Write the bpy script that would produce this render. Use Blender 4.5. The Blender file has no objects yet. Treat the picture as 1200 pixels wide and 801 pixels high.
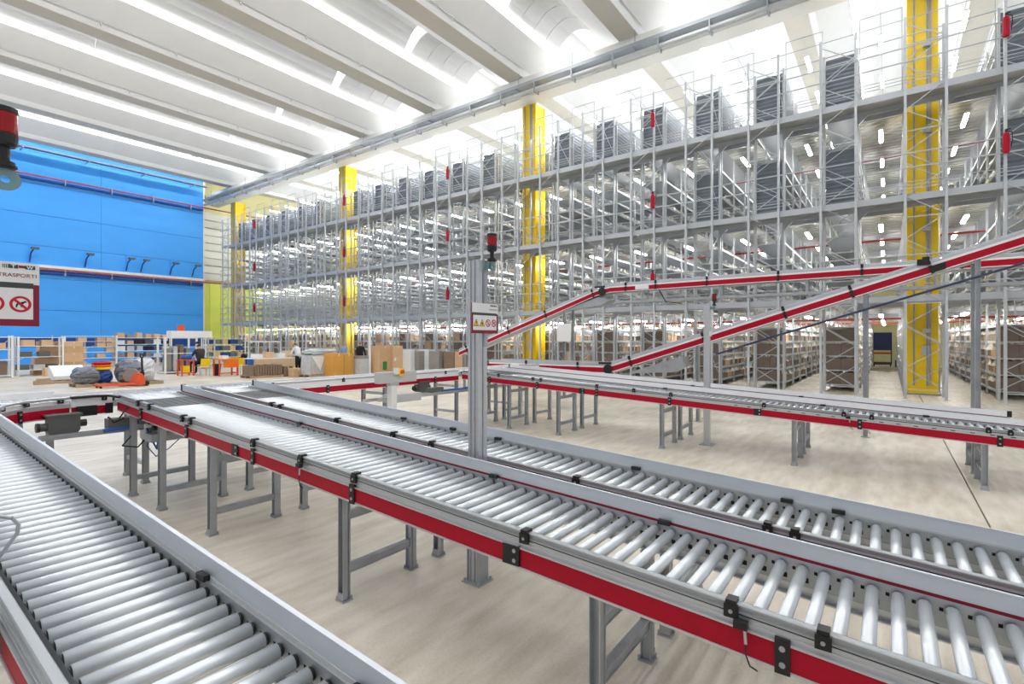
import bpy, math, random
from mathutils import Vector, Matrix
random.seed(7)
C = bpy.context.scene.collection
scene = bpy.context.scene
# ------------------------------------------------------------------ camera
YAW = math.radians(36.4)
cam_data = bpy.data.cameras.new('camera'); cam = bpy.data.objects.new('camera', cam_data); C.objects.link(cam)
cam_data.sensor_width = 36.0; cam_data.lens = 18.0; cam_data.shift_y = -2.5/1200
cam_data.clip_start = 0.05; cam_data.clip_end = 300
cam.location = (0, 0, 1.8); cam.rotation_euler = (math.pi/2, 0, YAW)
scene.camera = cam
# ------------------------------------------------------------------ world, exposure
world = bpy.data.worlds.new('world'); scene.world = world; world.use_nodes = True
bg = world.node_tree.nodes['Background']; bg.inputs[0].default_value = (0.93, 0.96, 1.0, 1); bg.inputs[1].default_value = 0.45
STRIP_POWER = 42.0      # ceiling strip lights
TUBE_POWER = 55.0      # tube lamps over the aisles
scene.view_settings.view_transform = 'Standard'; scene.view_settings.look = 'None'
scene.view_settings.exposure = 0.3; scene.view_settings.gamma = 1.0; scene.view_settings.use_curve_mapping = False
scene.cycles.max_bounces = 8; scene.cycles.diffuse_bounces = 4; scene.cycles.glossy_bounces = 4
scene.cycles.use_denoising = True
scene.cycles.sample_clamp_indirect = 6.0

# ------------------------------------------------------------------ materials
def sr(r, g, b):
    f = lambda v: (v/255/12.92) if v/255 <= .04045 else ((v/255+.055)/1.055)**2.4
    return (f(r), f(g), f(b), 1)
def mat(name, col, rough=.5, metal=0.0, noise=0.0, scale=8.0, stretch=(1,1,1), bump=0.0, emit=None, estr=0, spec=None):
    m = bpy.data.materials.new(name); m.use_nodes = True
    nt = m.node_tree; b = nt.nodes['Principled BSDF']
    b.inputs['Base Color'].default_value = col; b.inputs['Roughness'].default_value = rough; b.inputs['Metallic'].default_value = metal
    if spec is not None: b.inputs['Specular IOR Level'].default_value = spec
    if emit:
        b.inputs['Emission Color'].default_value = emit; b.inputs['Emission Strength'].default_value = estr
    if noise or bump:
        tc = nt.nodes.new('ShaderNodeTexCoord'); mp = nt.nodes.new('ShaderNodeMapping'); mp.inputs['Scale'].default_value = stretch
        nz = nt.nodes.new('ShaderNodeTexNoise'); nz.inputs['Scale'].default_value = scale; nz.inputs['Detail'].default_value = 6
        nt.links.new(tc.outputs['Object'], mp.inputs[0]); nt.links.new(mp.outputs[0], nz.inputs[0])
        if noise:
            rp = nt.nodes.new('ShaderNodeValToRGB')
            rp.color_ramp.elements[0].position = .3; rp.color_ramp.elements[1].position = .7
            rp.color_ramp.elements[0].color = tuple(max(0, c*(1-noise)) for c in col[:3])+(1,)
            rp.color_ramp.elements[1].color = tuple(min(1, c*(1+noise*.6)) for c in col[:3])+(1,)
            nt.links.new(nz.outputs[0], rp.inputs[0]); nt.links.new(rp.outputs[0], b.inputs['Base Color'])
        if bump:
            bp = nt.nodes.new('ShaderNodeBump'); bp.inputs['Strength'].default_value = bump; bp.inputs['Distance'].default_value = .02
            nt.links.new(nz.outputs[0], bp.inputs['Height']); nt.links.new(bp.outputs[0], b.inputs['Normal'])
    return m
M = {}
M['galv'] = mat('galvanised', sr(176,181,186), .42, .55, .12, 6)
M['alu'] = mat('aluminium', sr(205,208,212), .34, .65, .04, 5, (1,6,6))
M['rail'] = mat('guard_rail_aluminium', sr(206,211,219), .42, .45, .03, 5, (1,6,6))
M['railgrey'] = mat('grey_guide_rail', sr(166,170,174), .4, .3)
M['white_rail'] = mat('pale_rail', sr(246,247,249), .4, 0)
M['roller'] = mat('zinc_roller', sr(222,227,232), .27, .48, .03, 3, (1,1,1))
M['rack'] = mat('rack_grey', sr(192,196,201), .45, .25, .06, 4)
M['rack_dark'] = mat('rack_shelf_grey', sr(150,156,163), .5, .3, .08, 3)
M['endpanel'] = mat('rack_end_sheet', sr(118,126,136), .5, .35, .1, 2)
M['deck_under'] = mat('corrugated_deck', sr(178,178,174), .45, .4, .08, 2)
M['fascia'] = mat('deck_edge_grey', sr(184,188,193), .45, .35)
M['red'] = mat('red_side', sr(174,2,38), .45, 0, .04, 3, spec=.25)
M['red_dark'] = mat('dark_red', sr(130,15,40), .4)
M['black'] = mat('black_plastic', sr(24,24,26), .45)
M['belt'] = mat('dark_belt', sr(74,77,82), .6, 0, .1, 20)
M['dgrey'] = mat('motor_grey', sr(92,94,92), .5, 0, .06, 8)
M['lgrey'] = mat('light_grey_paint', sr(196,198,198), .5)
M['white'] = mat('white_paint', sr(238,238,238), .5)
M['yellow'] = mat('yellow_column_paint', sr(255,214,0), .4, 0, .03, 1.5)
M['ywall'] = mat('lime_yellow_sheet', sr(240,250,112), .5)
M['backwall'] = mat('pale_yellow_wall', sr(222,216,160), .6)
M['louver'] = mat('white_louver', sr(236,236,228), .5)
M['olive'] = mat('olive_beam', sr(150,150,80), .6)
M['blue'] = mat('blue_wall_paint', sr(66,166,252), .5, 0, .05, .6, (1,1,3))
M['blue_dark'] = mat('dark_blue', sr(26,66,140), .5)
M['bluecable'] = mat('blue_cable', sr(40,90,170), .5)
M['teal'] = mat('bracket_teal_grey', sr(128,160,165), .4, .5)
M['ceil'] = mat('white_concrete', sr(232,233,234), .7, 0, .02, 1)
M['soffit'] = mat('beam_soffit', sr(214,210,200), .7, 0, .03, 2)
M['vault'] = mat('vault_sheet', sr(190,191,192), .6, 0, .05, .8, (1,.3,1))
M['girder'] = mat('girder_white', sr(238,237,232), .6)
M['pipe'] = mat('pipe_zinc', sr(205,208,210), .35, .5, .05, 2)
M['tray'] = mat('tray_zinc', sr(165,170,176), .45, .5)
M['sprinkler'] = mat('sprinkler_red', sr(178,58,48), .5)
M['lens'] = mat('red_lens', sr(150,0,10), .12)
M['orange'] = mat('orange_paint', sr(244,120,30), .45)
M['orangered'] = mat('orange_red_paint', sr(224,84,44), .45)
M['yellow_p'] = mat('yellow_plastic', sr(250,220,20), .4)
M['carton'] = mat('brown_carton', sr(206,170,132), .75, 0, .08, 3)
M['carton2'] = mat('tan_carton', sr(220,184,146), .75, 0, .06, 3)
M['carton3'] = mat('ochre_carton', sr(212,156,74), .7, 0, .06, 3)
M['carton_d'] = mat('dark_carton', sr(134,112,96), .8, 0, .1, 4)
M['bin'] = mat('grey_brown_bin', sr(122,108,98), .8, 0, .1, 3)
M['tape'] = mat('parcel_tape', sr(226,200,160), .4)
M['wood'] = mat('pallet_wood', sr(178,154,128), .8, 0, .2, 6, (1,8,8))
M['wrap'] = mat('grey_wrapped_goods', sr(126,130,142), .3, .1, .4, 9, bump=.6)
M['film'] = mat('pale_film', sr(206,210,214), .25, .1, .12, 6, bump=.5)
M['white_st'] = mat('white_sheet_goods', sr(232,236,240), .5, 0, .04, 30)
M['greystack'] = mat('grey_flat_stack', sr(150,142,138), .7, 0, .2, 14, (.2,.2,6))
M['brownstack'] = mat('brown_flat_stack', sr(138,116,98), .8, 0, .25, 14, (.2,.2,6))
M['green'] = mat('green_print', sr(30,130,60), .5)
M['bag'] = mat('white_bagged_goods', sr(248,245,240), .35, 0, .1, 12)
M['skin'] = mat('skin', sr(214,166,138), .6)
M['hair'] = mat('dark_hair', sr(48,34,28), .7)
M['cloth_dark'] = mat('dark_clothing', sr(54,48,46), .85)
M['cloth_white'] = mat('white_shirt', sr(238,238,240), .8)
M['cloth_blue'] = mat('pale_blue_shirt', sr(140,165,205), .8)
M['cloth_purple'] = mat('plum_shirt', sr(96,50,80), .8)
M['cloth_black'] = mat('black_trousers', sr(26,26,30), .85)
M['sign_white'] = mat('sign_white', sr(236,238,238), .35)
M['sign_maroon'] = mat('sign_maroon', sr(138,16,46), .35)
M['sign_grey'] = mat('sign_grey_band', sr(66,72,74), .4)
M['sign_red'] = mat('sign_red', sr(200,20,50), .35)
M['sign_yellow'] = mat('sign_yellow', sr(245,200,20), .35)
M['joint'] = mat('joint_dark', sr(70,66,60), .9)
M['strip'] = mat('strip_light_emitter', (1,1,1,1), .5, emit=(1,1,.99,1), estr=STRIP_POWER)
M['tube'] = mat('tube_emitter', (1,1,1,1), .5, emit=(1,.98,.93,1), estr=TUBE_POWER)
M['skylight'] = mat('skylight_panel', (1,1,1,1), .5, emit=(.95,.98,1,1), estr=2.2)
# floor: pale concrete with broom streaks along the hall and soft stains
def floor_mat():
    m = bpy.data.materials.new('pale_concrete_floor'); m.use_nodes = True
    nt = m.node_tree; b = nt.nodes['Principled BSDF']; b.inputs['Roughness'].default_value = .42
    tc = nt.nodes.new('ShaderNodeTexCoord')
    def nz(scale, st, det=5):
        mp = nt.nodes.new('ShaderNodeMapping'); mp.inputs['Scale'].default_value = st
        n = nt.nodes.new('ShaderNodeTexNoise'); n.inputs['Scale'].default_value = scale; n.inputs['Detail'].default_value = det
        nt.links.new(tc.outputs['Object'], mp.inputs[0]); nt.links.new(mp.outputs[0], n.inputs[0]); return n
    a = nz(.7, (1,1,1)); c = nz(5, (1.6,.35,1)); d = nz(60, (1,1,1), 2)
    m1 = nt.nodes.new('ShaderNodeMath'); m1.operation = 'ADD'; nt.links.new(a.outputs[0], m1.inputs[0]); nt.links.new(c.outputs[0], m1.inputs[1])
    m2 = nt.nodes.new('ShaderNodeMath'); m2.operation = 'MULTIPLY_ADD'; nt.links.new(d.outputs[0], m2.inputs[0]); m2.inputs[1].default_value = .35
    nt.links.new(m1.outputs[0], m2.inputs[2])
    rp = nt.nodes.new('ShaderNodeValToRGB'); e = rp.color_ramp.elements
    e[0].position = .85; e[0].color = sr(186,176,158); e[1].position = 1.45; e[1].color = sr(226,219,206)
    mr = nt.nodes.new('ShaderNodeMapRange'); mr.inputs[1].default_value = .8; mr.inputs[2].default_value = 1.5
    nt.links.new(m2.outputs[0], mr.inputs[0]); e[0].position = .1; e[1].position = .9
    nt.links.new(mr.outputs[0], rp.inputs[0]); nt.links.new(rp.outputs[0], b.inputs['Base Color'])
    return m
M['floor'] = floor_mat()

# ------------------------------------------------------------------ mesh builder
class MB:
    def __init__(s): s.v = []; s.f = []; s.m = []
    def add(s, vs, fs, mi=0):
        n = len(s.v); s.v += [tuple(p) for p in vs]; s.f += [tuple(i+n for i in f) for f in fs]; s.m += [mi]*len(fs); return s
    def box(s, x0, x1, y0, y1, z0, z1, mi=0):
        return s.add([(x0,y0,z0),(x1,y0,z0),(x1,y1,z0),(x0,y1,z0),(x0,y0,z1),(x1,y0,z1),(x1,y1,z1),(x0,y1,z1)],
                     [(0,3,2,1),(4,5,6,7),(0,1,5,4),(1,2,6,5),(2,3,7,6),(3,0,4,7)], mi)
    def cbox(s, c, d, mi=0, rz=0):
        x, y, z = d[0]/2, d[1]/2, d[2]/2; co, si = math.cos(rz), math.sin(rz)
        vs = [(c[0]+a*co-b*si, c[1]+a*si+b*co, c[2]+e) for e in (-z, z) for a, b in ((-x,-y),(x,-y),(x,y),(-x,y))]
        return s.add(vs, [(0,3,2,1),(4,5,6,7),(0,1,5,4),(1,2,6,5),(2,3,7,6),(3,0,4,7)], mi)
    def prism(s, pts, axis, a0, a1, mi=0, dz=None):
        # polygon pts extruded along axis 'x','y' or 'z'; pts are the two remaining coords; dz adds z shear at both ends
        n = len(pts); z = dz or (0, 0)
        def mk(p, a, k):
            if axis == 'x': return (a, p[0], p[1]+z[k])
            if axis == 'y': return (p[0], a, p[1]+z[k])
            return (p[0], p[1], a)
        vs = [mk(p, a0, 0) for p in pts]+[mk(p, a1, 1) for p in pts]
        fs = [tuple(range(n))[::-1], tuple(range(n, 2*n))]+[(i, (i+1) % n, n+(i+1) % n, n+i) for i in range(n)]
        return s.add(vs, fs, mi)
    def rod(s, p, q, r, n=6, mi=0, r2=None, square=False):
        p = Vector(p); q = Vector(q); d = (q-p)
        if d.length < 1e-6: return s
        d.normalize(); u = d.cross(Vector((0,0,1)))
        if u.length < 1e-3: u = Vector((1,0,0))
        u.normalize(); w = u.cross(d); r2 = r if r2 is None else r2
        ph = math.pi/n if not square else math.pi/4
        A = [p+(u*math.cos(2*math.pi*i/n+ph)+w*math.sin(2*math.pi*i/n+ph))*r for i in range(n)]
        B = [q+(u*math.cos(2*math.pi*i/n+ph)+w*math.sin(2*math.pi*i/n+ph))*r2 for i in range(n)]
        return s.add(A+B, [tuple(range(n)), tuple(range(2*n-1, n-1, -1))]+[(i, n+i, n+(i+1) % n, (i+1) % n) for i in range(n)], mi)
    def path(s, pts, r, n=6, mi=0):
        for a, b in zip(pts[:-1], pts[1:]): s.rod(a, b, r, n, mi)
        return s
    def lathe(s, prof, c, n=16, mi=0):
        vs = [(c[0]+r*math.cos(2*math.pi*i/n), c[1]+r*math.sin(2*math.pi*i/n), c[2]+z) for r, z in prof for i in range(n)]
        fs = []
        for k in range(len(prof)-1):
            fs += [(k*n+i, k*n+(i+1) % n, (k+1)*n+(i+1) % n, (k+1)*n+i) for i in range(n)]
        fs += [tuple(range(n))[::-1], tuple((len(prof)-1)*n+i for i in range(n))]
        return s.add(vs, fs, mi)
    def mesh(s, name, mats, org=(0,0,0), smooth=False):
        me = bpy.data.meshes.new(name)
        me.from_pydata([(x-org[0], y-org[1], z-org[2]) for x, y, z in s.v], [], s.f)
        for m in (mats if isinstance(mats, (list, tuple)) else [mats]): me.materials.append(M[m] if isinstance(m, str) else m)
        if len(s.f): me.polygons.foreach_set('material_index', s.m)
        if smooth: me.polygons.foreach_set('use_smooth', [True]*len(s.f))
        me.update(); return me

WO = {}     # world origin of every object used as a parent
def worg(o): return WO.get(o.name, (0,0,0)) if o else (0,0,0)
def link(name, data, loc=(0,0,0), parent=None):
    o = bpy.data.objects.new(name, data); C.objects.link(o)
    po = worg(parent)
    o.location = (loc[0]-po[0], loc[1]-po[1], loc[2]-po[2])
    if parent: o.parent = parent
    WO[o.name] = tuple(loc); return o
def tag(o, label, cat, group=None):
    o['label'] = label; o['category'] = cat
    if group: o['group'] = group
    return o
def thing(name, label, cat, loc, group=None): return tag(link(name, None, loc), label, cat, group)
def part(name, mb, mats, parent, label=None, smooth=False):       # mesh given in world coordinates
    org = worg(parent); me = mb.mesh(name, mats, org, smooth); o = link(name, me, org, parent)
    if label: o['label'] = label
    return o
def inst(name, me, loc, parent, rot=None):                          # shared mesh at a world place
    o = link(name, me, loc, parent)
    if rot: o.rotation_euler = rot
    return o
def single(name, mb, mats, label, cat, loc, group=None, smooth=False):   # a thing that is one mesh
    return tag(link(name, mb.mesh(name, mats, loc, smooth), loc), label, cat, group)
def struct(name, mb, mats, loc=(0,0,0), parent=None):
    if parent is not None: loc = worg(parent)
    o = link(name, mb.mesh(name, mats, loc), loc, parent)
    if parent is None: o['kind'] = 'structure'
    return o
_txt = {}
def text_mb(mb, string, size, place, mi=0, bold=0.0):
    """flat lettering; place(x, y) maps the text plane to world"""
    key = (string, bold)
    if key not in _txt:
        cu = bpy.data.curves.new('lettering', 'FONT'); cu.body = string; cu.size = 1; cu.offset = bold
        ob = bpy.data.objects.new('lettering', cu); C.objects.link(ob)
        dg = bpy.context.evaluated_depsgraph_get(); me = bpy.data.meshes.new_from_object(ob.evaluated_get(dg))
        _txt[key] = ([tuple(v.co) for v in me.vertices], [tuple(p.vertices) for p in me.polygons])
        bpy.data.objects.remove(ob); bpy.data.meshes.remove(me); bpy.data.curves.remove(cu)
    vs, fs = _txt[key]
    mb.add([place(v[0]*size, v[1]*size) for v in vs], fs, mi); return max(v[0] for v in vs)*size
ORD = ['first','second','third','fourth','fifth','sixth','seventh','eighth','ninth','tenth','eleventh','twelfth']

# ------------------------------------------------------------------ setting: floor
JX = .78
fl = struct('floor', MB().box(-62, 14, -8, 48, -.3, -.06), 'joint')
for x0, x1 in ((-62, -39.0), (-38.985, JX-16.0), (JX-15.985, JX-.008), (JX+.008, 14)):
    struct('slab', MB().box(x0, x1, -8, 48, -.06, 0), 'floor', parent=fl)
# ------------------------------------------------------------------ walls
wl = struct('wall_left', MB().box(-49.6, -49.12, -8, 20.3, 0, 17.5), 'blue_dark')
z = 0
for z1 in (1.3, 1.92, 3.95, 6.25, 8.55, 10.75, 12.95, 15.2, 17.4):
    for y0, y1 in ((-8, -1), (-.985, 6.0), (6.015, 13.0), (13.015, 20.3)):
        struct('panel', MB().box(-49.12, -49.0, y0, y1, z+.012, z1-.012), 'blue_dark' if z == 1.3 else 'blue', parent=wl)
    z = z1
w2 = struct('wall_rear', MB().box(-53, -52.6, 20.3, 48, 0, 17.5), 'backwall')
for i in range(28):
    struct('panel', MB().box(-52.6, -52.5, 20.35+i, 21.32+i, .05, 7.2), 'ywall', parent=w2)
for i in range(9):
    struct('slat', MB().prism([(-52.6, 7.6+i*.72), (-52.42, 7.5+i*.72), (-52.42, 8.1+i*.72), (-52.6, 8.22+i*.72)], 'y', 20.35, 48), 'louver', parent=w2)
for i in range(3):
    struct('beam', MB().box(-52.6, -52.1, 20.5+i*.9, 20.7+i*.9, 14.1+i*.5, 14.4+i*.5).box(-52.6, -49.2, 20.4+i*1.2, 20.6+i*1.2, 14.4+i*.4, 14.7+i*.4), 'olive', parent=w2)
struct('reveal', MB().box(-49.6, -49.0, 20.3, 20.42, 0, 17.4), 'louver', parent=w2)
wb = struct('wall_back', MB().box(-62, 14, 46, 46.4, 0, 17.5), 'backwall')
# ------------------------------------------------------------------ ceiling
ce = struct('ceiling', MB().box(-62, 14, -10, 46, 18.0, 18.2), 'ceil')
BX = [-9.05-6.0*k for k in range(-3, 7)]      # beam centres
NV = 9
def arc(xa, xb, za, rise, n=NV):
    return [(xa+(xb-xa)*i/n, za+rise*math.sin(math.pi*i/n)**.9) for i in range(n+1)]
for bx in BX:
    for y0, y1 in ((-9.5, 45.9),):
        pr = [(bx-.45,14.8),(bx+.45,14.8),(bx+.62,15.02),(bx+1.75,15.68),(bx+1.75,15.82),(bx+.3,15.1),(bx-.3,15.1),(bx-1.75,15.82),(bx-1.75,15.68),(bx-.62,15.02)]
        mb = MB().prism(pr, 'y', y0, y1)
        b = struct('roof_beam', mb, 'ceil', parent=ce)
        struct('soffit', MB().box(bx-.44, bx+.44, y0, y1, 14.785, 14.8), 'soffit', parent=b)
        if y0 < 0 or True:
            for sg in (1, -1):  # left strip of each beam is unseen, added to even out the lighting
                a = bx+sg*1.75; c2 = bx+sg*1.825
                q = [(a,y0,15.83),(c2,y0,15.87),(c2,y1,15.87),(a,y1,15.83)]
                struct('strip_light', MB().add(q, [(0,1,2,3) if sg < 0 else (3,2,1,0)]), 'strip', parent=b)
    xa, xb = bx+1.825, bx+6.0-1.825
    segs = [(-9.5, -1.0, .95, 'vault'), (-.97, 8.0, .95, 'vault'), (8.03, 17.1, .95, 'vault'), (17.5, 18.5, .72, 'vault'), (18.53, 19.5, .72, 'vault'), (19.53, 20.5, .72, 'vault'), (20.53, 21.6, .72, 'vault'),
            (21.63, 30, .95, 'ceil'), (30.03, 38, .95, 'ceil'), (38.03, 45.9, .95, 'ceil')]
    for y0, y1, rise, mt in segs:
        A = arc(xa, xb, 15.93, rise); n = len(A)
        vs = [(x, y, z+t) for t in (0, .06) for y in (y0, y1) for x, z in A]
        fs = []
        for i in range(n-1):
            fs += [(i, i+1, n+i+1, n+i), (2*n+i, 3*n+i, 3*n+i+1, 2*n+i+1), (i, 2*n+i, 2*n+i+1, i+1), (n+i, n+i+1, 3*n+i+1, 3*n+i)]
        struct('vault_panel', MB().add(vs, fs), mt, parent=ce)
    struct('skylight', MB().box(xa-.1, xb+.1, 16.7, 17.7, 17.0, 17.05), 'skylight', parent=ce)
struct('girder', MB().box(-48.9, 14, 20.75, 21.55, 13.75, 14.78), 'girder', parent=ce)
# cable tray, pipe and hangers along the girder
t = thing('cable_tray', 'long perforated zinc cable tray hung below the white girder', 'cable tray', (-20, 20.35, 14.0))
mb = MB().box(-48.6, 12, 20.1, 20.6, 13.99, 14.01).box(-48.6, 12, 20.08, 20.1, 13.97, 14.12).box(-48.6, 12, 20.6, 20.62, 13.97, 14.12)
part('tray', mb, 'tray', t)
hm = MB().rod((0,0,0), (0,0,.85), .015, 5).box(-.03,.03,-.3,.3,-.05,0).mesh('hanger', 'tray')
for i in range(20): inst('hanger', hm, (-47.6+i*3, 20.35, 13.97), t)
cl = MB()
for i in range(4): cl.rod((-48.6, 20.18+.1*i, 14.04), (12, 20.18+.1*i, 14.04), .028, 5)
part('cable', cl, 'lgrey', t)['kind'] = 'stuff'
t = thing('pipe', 'thick round zinc pipe running along below the cable tray', 'pipe', (-20, 20.3, 13.65))
part('tube', MB().rod((-48.6, 20.25, 13.68), (12, 20.25, 13.70), .11, 14), 'pipe', t, smooth=False)
pm = MB().box(-.03,.03,-.2,.2,-.19,-.16).box(-.03,.03,.17,.2,-.19,.3).box(-.03,.03,-.2,-.17,-.19,.3).mesh('bracket', 'tray')
for i in range(30): inst('bracket', pm, (-47.5+i*2, 20.25, 13.68), t)
# conduits clipped along the beam sides
for k in (2, 3, 4, 5, 6):
    bx = BX[k+1]
    if bx > -3: continue
    mb = MB().rod((bx+.66, -9, 15.0), (bx+.66, 20.5, 15.0), .02, 5)
    for j in range(10): mb.rod((bx+.66, -7+j*2.8, 15.0), (bx+.66, -7+j*2.8, 14.85), .03, 5)
    single('conduit', mb, 'lgrey', 'thin grey conduit clipped along the %s roof beam left of the camera' % ORD[k-2], 'conduit', (bx+.66, 5, 15))
bx = BX[4]
single('junction_box', MB().box(bx+.62, bx+.8, 11.5, 12.6, 14.84, 15.02), 'lgrey', 'pale grey junction box on the side of a roof beam near the frame top', 'junction box', (bx+.7, 12, 14.9))
# ------------------------------------------------------------------ pipes and lamps on the blue wall
for z, yend, lab in ((13.35, 20.2, 'upper red and dark pipe run high across the blue wall'), (6.75, 20.2, 'lower red and dark pipe run across the middle of the blue wall')):
    t = thing('sprinkler_pipe', lab, 'pipe', (-48.7, 6, z))
    part('red_pipe', MB().rod((-48.75, -8, z+.12), (-48.75, 25.5, z+.12), .06, 8), mat('dull_red_pipe', sr(176,84,84), .5), t)
    part('dark_pipe', MB().rod((-48.82, -8, z-.12), (-48.82, 20.2, z-.12), .1, 8), 'blue_dark', t)
    bm = MB().box(-.32,.0,-.03,.03,-.25,.2).mesh('bracket', 'tray')
    for j in range(10): inst('bracket', bm, (-48.67, -6+j*2.8, z), t)
    if z < 8:
        part('ledge', MB().box(-48.985, -48.72, -8, 20.2, z+.22, z+.42), 'louver', t)
for j, y in enumerate((8.9, 12.0, 14.6, 15.6, 17.7, 19.4)):
    t = thing('wall_lamp', 'small arm lamp on the blue wall, %s from the left' % ORD[j], 'lamp', (-49, y, 7.6), 'arm lamps on the blue wall')
    part('arm', MB().path([(-49, y, 7.3), (-48.6, y, 7.9), (-48.2, y+.1, 8.2)], .05, 5), 'blue_dark', t)
    part('head', MB().cbox((-48.1, y+.12, 8.2), (.35,.4,.14)), 'dgrey', t)
    part('cable', MB().rod((-48.96, y, 7.2), (-48.96, y, 8.6), .025, 4), 'blue', t)
t = thing('cable_tray', 'slate coloured ladder tray high under the roof along the top of the blue wall', 'cable tray', (-48.1, 6, 15.2))
part('ladder', MB().box(-48.3,-48.27,-8,20.2,15.1,15.22).box(-47.93,-47.9,-8,20.2,15.1,15.22).box(-48.28,-47.92,-8,20.2,15.1,15.12), 'endpanel', t)
hm2 = MB().box(-.85,.2,-.03,.03,-.06,0).mesh('bracket', 'tray')
for j in range(8): inst('bracket', hm2, (-48.1, -6+j*3.6, 15.1), t)
# ------------------------------------------------------------------ yellow columns
COLX = [.87-15.645*j for j in range(4)]
CLAB = ['yellow steel column inside the racking on the far right', 'yellow steel column behind the warning sign post, second from right', 'yellow steel column third from right', 'narrow far yellow steel column at the left end of the racking']
for x, lab in zip(COLX, CLAB):
    t = thing('steel_column', lab, 'column', (x, 21.95, 0))
    part('shaft', MB().box(x-.4,x+.4,21.5,21.62,0,13.75).box(x-.4,x+.4,22.28,22.4,0,13.75).box(x-.36,x+.36,21.62,22.28,0,13.75), 'yellow', t)
    part('base_plate', MB().box(x-.5,x+.5,21.42,22.5,0,.05), 'tray', t)
    cm = MB().rod((0,0,.3),(0,0,13.7),.03,6).mesh('conduit', 'tray')
    for dx in (-.22, .12, .2): inst('conduit', cm, (x+dx, 21.45, 0), t)
    bm = MB().box(-.1,.1,-.1,0,-.06,.06).box(-.04,.04,-.12,-.1,-.03,.03).mesh('emergency_lamp', 'lgrey')
    for zz in (2.1, 5.4, 8.6, 11.4): inst('emergency_lamp', bm, (x+.1, 21.44, zz), t)
    part('notice', MB().box(x-.02,x+.2,21.44,21.46,1.3,1.6), 'lgrey', t)

# ------------------------------------------------------------------ shelving racks and mezzanine
YF = 19.85; YB = 20.95; PITCH = 2.235; RW = .97; HT = 11.7; RACK0 = .39; YS = 21.15; YE = 41.0
DECKS = [3.17, 6.28, 9.53]
RK = list(range(-2, 21))
post_me = MB().box(-.035,.035,-.045,.045,0,HT).mesh('upright', 'rack')
inner_me = MB().box(-.03,.03,-.03,.03,0,11.4).mesh('post', 'rack')
up_me = MB().rod((.03,0,0),(RW-.03,0,.62),.016,4,square=True).mesh('brace', 'rack')
dn_me = MB().rod((RW-.03,0,0),(.03,0,.62),.016,4,square=True).mesh('brace', 'rack')
hz_me = MB().rod((.03,0,0),(RW-.03,0,0),.018,4,square=True).mesh('tie', 'rack')
sup_me = MB().rod((0,0,0),(0,YB-YF,.75),.014,4,square=True).mesh('brace', 'rack')
sdn_me = MB().rod((0,YB-YF,0),(0,0,.75),.014,4,square=True).mesh('brace', 'rack')
shelf_me = {}
def shelf_mesh(y0):
    if y0 not in shelf_me:
        shelf_me[y0] = MB().box(.03,RW-.03,0,YE-y0,0,.035).box(0,.03,0,YE-y0,-.03,.05).box(RW-.03,RW,0,YE-y0,-.03,.05).mesh('shelf', 'rack')
    return shelf_me[y0]
def ribbed(w, h, n):
    mb = MB()
    for i in range(n):
        z0 = h*i/n; z1 = h*(i+1)/n
        mb.add([(0,0,z0),(w,0,z0),(w,-.03,(z0+z1)/2),(0,-.03,(z0+z1)/2),(w,0,z1),(0,0,z1)], [(0,1,2,3),(3,2,4,5)])
    return mb.mesh('end_panel', 'endpanel')
endp_me = ribbed(RW-.08, 2.05, 14)
sidep_mb = MB()
for i in range(14):
    z0 = 2.05*i/14; z1 = 2.05*(i+1)/14
    sidep_mb.add([(0,0,z0),(0,3.2,z0),(.02,3.2,(z0+z1)/2),(.02,0,(z0+z1)/2),(0,3.2,z1),(0,0,z1)], [(0,1,2,3),(3,2,4,5)])
sidep_me = sidep_mb.mesh('side_panel', 'endpanel')
def rack_label(k):
    if k == 0: return 'tall grey rack in front of the rightmost yellow column'
    if k < 0: return 'tall grey rack cut by the right edge of the photo' if k == -1 else 'tall grey rack just outside the right edge, beyond the last one'
    j, r = divmod(k, 7)
    nm = ['rightmost', 'second', 'third', 'leftmost'][min(j, 3)]
    if r == 0: return 'tall grey rack wrapped around the %s yellow column counted from the right' % nm if j < 3 else 'tall grey rack beside the leftmost yellow column'
    return 'tall grey rack, %s to the left of the %s yellow column%s' % (ORD[r-1], nm, '' if j in (0, 3) else ' from the right')
EXT_K = {1: 'rightmost'}
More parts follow.
